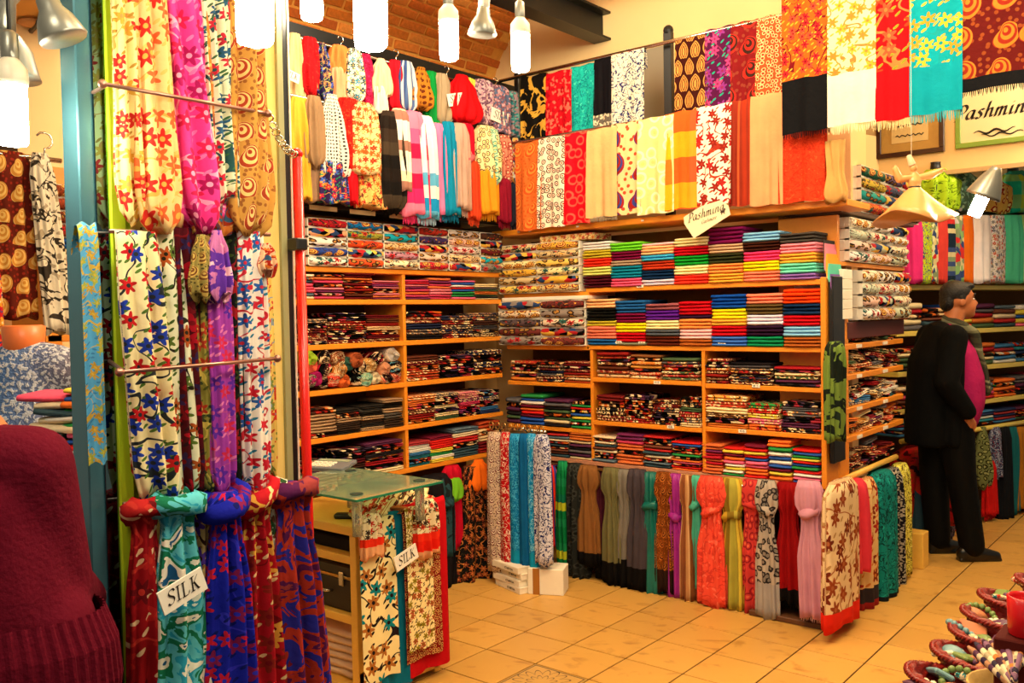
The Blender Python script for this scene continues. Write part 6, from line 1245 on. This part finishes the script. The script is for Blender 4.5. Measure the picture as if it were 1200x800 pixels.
for k, (px, py) in enumerate(bpts):
    p = onz(px, py + 6, ZB + .03); ang = math.radians(12 + (k * 37 % 9) - 4); L_ = .42; cx = p.x + math.cos(ang) * L_ * .5; cy = p.y + math.sin(ang) * L_ * .5
    V, F = wicker_basket(L_, .27, .055, k); bo = mk('wicker_basket', V, F, WK, None, (cx, cy, ZB), (math.radians(-6), 0, ang)); tag(bo, 'red wicker basket, %s of the row at the right' % LBN[k], 'basket', 'red wicker baskets at the right')
    rm = MB()
    for ph in (0, PI):
        rm.tube([(abs(math.cos(t)) ** .8 * (1 if math.cos(t) > 0 else -1) * (L_ * .5 + .003 * math.cos(t * 40 + ph)), abs(math.sin(t)) ** .8 * (1 if math.sin(t) > 0 else -1) * (.135 + .003 * math.cos(t * 40 + ph)), .053 + .02 * math.cos(t) ** 2 + .004 * math.sin(t * 40 + ph)) for t in [q * 2 * PI / 200 for q in range(201)]], .005, 6, False)
    rm.obj('rim', WK, bo, smooth=True)
    for i in range(16):
        u = -.175 + .022 * i + RB.uniform(-.01, .01); v = RB.uniform(-.075, .075); m = TRK[(i * 5 + k) % 6]; wx = cx + math.cos(ang) * u - math.sin(ang) * v; wy = cy + math.sin(ang) * u + math.cos(ang) * v
        ty = (i + k) % 3
        kinds = {'bead_green': 'green', 'bead_orange': 'orange', 'bead_blue': 'pale blue', 'bead_cream': 'cream', 'bead_purple': 'purple'}; cn = kinds.get(m.name, 'flowered')
        if ty == 0:
            b = MB()
            for q in range(14): t = 2 * PI * q / 14; b.ball((.03 * math.cos(t), .03 * math.sin(t), 0), .0075, 6, 5)
            o = b.obj('bead_bracelet', m, None, (wx, wy, ZB + .052), (RB.uniform(-.5, .5), RB.uniform(-.5, .5), 0), True); lb = '%s bead bracelet' % cn; ct = 'bracelet'
        elif ty == 1:
            o = MB().box((-.028, -.02, -.005), (.028, .02, .006), .004).obj('small_pouch', m, None, (wx, wy, ZB + .05), (RB.uniform(-.5, .5), RB.uniform(-.4, .4), RB.uniform(0, 3))); lb = '%s flat pouch' % cn; ct = 'pouch'
        else:
            o = MB().lathe([(.004, -.004), (.022, -.003), (.026, .002), (.016, .008), (.004, .01)], 14).obj('round_trinket', m, None, (wx, wy, ZB + .052), (RB.uniform(-.6, .6), RB.uniform(-.5, .5), 0), True); lb = '%s round trinket' % cn; ct = 'trinket'
        o.scale = (1.35,) * 3; tag(o, '%s in the %s red wicker basket, %s from its left end' % (lb, LBN[k], ORD[i + 1]), ct, 'small goods in the wicker baskets')
MB().box((-.32, -1.0, ZB - .04), (.5, 1.6, ZB - .002), .004).obj('top', plain('dark_red_cloth', '#48100c', .8), st); MB().box((-.28, -.95, 0), (.46, 1.55, ZB - .04), .004).obj('body', MC['dark_red_cloth'], st)
# mug and fanned striped pens in front of the baskets
q = deep(1204, 726, 1.75); o = empty('mug', (q.x, q.y, ZB + .0)); tag(o, 'red mug with pale inside standing at the right edge', 'mug')
zq = q.z - .03
RED = plain('red_glaze', '#c8141c', .2)
o.location.z = zq - .0; MB().lathe([(.030, 0), (.034, .004), (.036, .075), (.033, .077), (.031, .07), (.029, .01), (.0, .01)], 24).obj('cup', RED, o, smooth=True)
MB().tube([(.034 + .022 * math.sin(t), 0, .038 + .024 * math.cos(t)) for t in [k * PI / 8 for k in range(9)]], .004, 8).obj('handle', RED, o, smooth=True).rotation_euler = (0, 0, .9)
rs_ = empty('riser_block', (q.x, q.y, ZB)); tag(rs_, 'small dark block under the red mug', 'block'); MB().box((-.05, -.05, 0), (.05, .05, zq - ZB), .003).obj('body', MC['dark_red_cloth'], rs_)
ST = [FB('bands', ['#503048', '#c8b090', '#302038', '#a87858'], 90, (1, 1, 1)), FB('bands', ['#a89878', '#58304c', '#d8c8a0', '#383040'], 80, (1, 1, 1)), FB('bands', ['#c87838', '#e0d0a8', '#402838', '#886078'], 100, (1, 1, 1))]
for k in range(11):
    t = k / 10; q = deep(1161 + 44 * t, 792 - 34 * t + 20 * t * t, 1.72); an = math.radians(100 - 62 * t)
    dv = (CR * math.cos(an) * 1 + Vector((CF.x, CF.y, 0)).normalized() * math.sin(an)).normalized()
    o = MB().tube([(0, 0, 0), (0, 0, .012), (0, 0, .125), (0, 0, .138)], [.002, .0065, .0065, .003], 8).obj('striped_pen', ST[k % 3], None, q - dv * .07, smooth=True)
    o.rotation_euler = (dv + Vector((0, 0, .25 + .02 * (k % 3)))).to_track_quat('Z', 'Y').to_euler(); tag(o, 'slim patterned pen in the fan below the mug, %s from the left' % ORD[k + 1], 'pen', 'fan of patterned pens')
q = deep(1190, 800, 1.72); o = MB().lathe([(.03, 0), (.075, .01), (.085, .05), (.08, .05), (.07, .015), (.0, .012)], 24).obj('pen_tray', plain('straw', '#b89048', .6, var=.2, bump=.3), None, (q.x, q.y, q.z - .055), smooth=True); tag(o, 'round straw tray holding the patterned pens', 'tray')
MB().box((-.07, -.07, 0), (.07, .07, q.z - .055 - ZB), .003).obj('riser_block', MC['dark_red_cloth'], None, (q.x, q.y, ZB)); tag(bpy.data.objects['riser_block.001'] if 'riser_block.001' in bpy.data.objects else bpy.data.objects['riser_block'], 'dark block under the straw pen tray', 'block')

# ================================================================== hanging dervish figure
q = deep(1072, 256, 4.1); dv = empty('dervish_figure', q, (0, 0, math.radians(39.4))); tag(dv, 'cream ceramic whirling dancer figure with tall hat hanging on a thread', 'figurine')
CER = plain('cream_ceramic', '#dc9c5c', .3)
sk = MB()
def wv(r, z, th):
    f = max(0, (.135 - z) / .135); return r * (1 + .22 * f * math.sin(3 * th + 1.0) + .12 * f * math.cos(2 * th)), .03 * f * math.sin(2 * th + .6)
sk.lathe([(.150, .0), (.155, .004), (.12, .035), (.085, .075), (.05, .115), (.028, .135), (.026, .14)], 48, wav=wv).obj('skirt', CER, dv, smooth=True)
blob('torso', [([(0, 0, .13), (0, 0, .17), (0, 0, .195)], [.024, .030, .018], (1, .8)), ([(0, 0, .19), (-.004, 0, .215)], [.010, .011]), ([(-.02, 0, .185), (-.07, -.0, .178), (-.088, .0, .225)], [.014, .018, .014]), ([(.02, 0, .185), (.075, .0, .195), (.12, .0, .215)], [.014, .020, .012])] +
     [([(.12, 0, .215), (.132 + .004 * f, .004 * f - .006, .222 - .003 * f)], [.006, .0035]) for f in range(4)] + [([(-.088, 0, .225), (-.092 + .004 * f, .004 * f - .006, .24)], [.006, .0035]) for f in range(4)], CER, dv, .0035, 2,
     lambda b: (b.ball((-.006, 0, .228), (.016, .016, .02), 14, 10), b.ball((.010, -.0, .226), (.004, .003, .004))))
MB().lathe([(.015, 0), (.016, .004), (.011, .045), (.008, .05), (.0, .051)], 16, (0, 0, 0)).obj('hat', plain('pale_hat', '#e8c8a0', .4), dv, (-.010, 0, .240), (0, math.radians(-20), 0), True)
MB().lathe([(.026, 0), (.027, .006), (.026, .012)], 20, (0, 0, .133)).obj('belt', BLACK, dv, smooth=True)
MB().tube([(-.014, 0, .28), (-.014, 0, 1.6)], .0008, 5).obj('thread', WHITE, dv)

# ================================================================== LAMPS
GLOW = plain('lamp_glow', '#fff8e8', emit='#fff0d0', es=60); CER2 = plain('lamp_socket', '#d8d0bc', .4); GREY = plain('lamp_grey', '#8c8c84', .35, .6)
def cfl(px, py, d, label, sc=1.0, tilt=(0, 0, 0), cord=None, shade=False):
    q = deep(px, py, d); o = empty('energy_saving_lamp', q, tilt); tag(o, label, 'lamp', None)
    b = MB()
    for k in range(3):
        a = k * PI / 3; dx, dy = math.cos(a) * .018, math.sin(a) * .018; w2 = .011
        ox_, oy_ = -math.sin(a) * w2, math.cos(a) * w2
        b.tube([(dx + ox_, dy + oy_, .055), (dx + ox_, dy + oy_, -.045), (dx + ox_ * .6, dy + oy_ * .6, -.056), (dx - ox_ * .6, dy - oy_ * .6, -.056), (dx - ox_, dy - oy_, -.045), (dx - ox_, dy - oy_, .055)], .0085, 8)
        dx, dy = -dx, -dy; b.tube([(dx + ox_, dy + oy_, .055), (dx + ox_, dy + oy_, -.045), (dx + ox_ * .6, dy + oy_ * .6, -.056), (dx - ox_ * .6, dy - oy_ * .6, -.056), (dx - ox_, dy - oy_, -.045), (dx - ox_, dy - oy_, .055)], .0085, 8)
    b.obj('bulb', GLOW, o, smooth=True)
    MB().lathe([(.030, .052), (.032, .06), (.030, .085), (.018, .10), (.014, .105)], 18).obj('ballast', CER2, o, smooth=True); MB().lathe([(.014, .10), (.016, .105), (.016, .15), (.008, .158)], 14).obj('socket', GREY, o, smooth=True)
    if shade: MB().lathe([(.05, .045), (.075, .03), (.072, .045), (.05, .11), (.03, .15), (.02, .17)], 24).obj('shade', GREY, o, smooth=True)
    if not any(tilt): MB().tube([(0, 0, .155), (0, 0, (cord or 3.6) - q.z)], .004, 6).obj('cord', BLACK, o)
    o.scale = (sc, sc, sc); return o
cfl(298, 2, 1.35, 'very bright lamp hanging in front of the silk scarf panel')
cfl(365, -6, 2.3, 'small bright lamp above the red pole')
cfl(434, 14, 1.55, 'large bright lamp hanging before the brick vault')
cfl(526, 46, 2.75, 'lit lamp hanging before the brick vault, second from its right end')
cfl(610, 60, 2.85, 'lit lamp hanging beside the end of the brick vault')
cfl(14, 132, 1.75, 'bright lamp with grey socket hanging in the left shop', cord=2.94, shade=False)
cfl(1148, 238, 4.1, 'lit lamp hanging tilted beside the dancer figure', tilt=(0, math.radians(25), 0), shade=True)
def spot(px, py, d, label, tilt, top):
    q = deep(px, py, d); o = empty('spotlight', q, tilt); tag(o, label, 'spotlight')
    MB().lathe([(.042, -.005), (.045, 0), (.034, .035), (.022, .055), (.02, .075), (.012, .08)], 20).obj('reflector', GREY, o, smooth=True); MB().lathe([(.0, .003), (.040, .002), (.040, .006)], 20).obj('lens', plain('lens', '#e8e8d8', .1), o, smooth=True)
    MB().lathe([(.018, .075), (.018, .12), (.01, .125)], 14).obj('socket', CER2, o, smooth=True); MB().tube([(0, 0, .12), (0, 0, .12 + top)], .006, 6).obj('stem', GREY, o)
spot(565, 40, 2.75, 'small unlit spotlight between two hanging lamps', (0, math.radians(6), 0), .5)
spot(74, 44, 1.7, 'grey spotlight on the left shop ceiling', (math.radians(10), math.radians(-18), .4), .5)
q = deep(8, 82, 1.9); o = tag(empty('lamp_reflector', q), 'grey bell-shaped lampshade above the bright lamp in the left shop', 'lampshade')
MB().lathe([(.066, -.02), (.062, -.01), (.05, .04), (.03, .07), (.02, .08)], 24).obj('shade', GREY, o, smooth=True); MB().lathe([(.02, .075), (.022, .14), (.03, .15), (.03, .17)], 14).obj('neck', GREY, o, smooth=True)
MB().tube([(0, 0, .17), (0, 0, 2.95 - q.z)], .012, 8).obj('stem', GREY, o)
# ceiling rosette of the left shop
q = onz(38, 26, 2.94); tag(MB().lathe([(.06, 0), (.05, -.012), (.02, -.014)], 20).obj('ceiling_rosette', plain('rosette', '#c08850', .6), None, q, smooth=True), 'round rosette on the left shop ceiling', 'rosette')

silk(PC2, 476, 653, 26, .10, 'SILK', 'white SILK card on the draped scarves of the pine cabinet', 16)
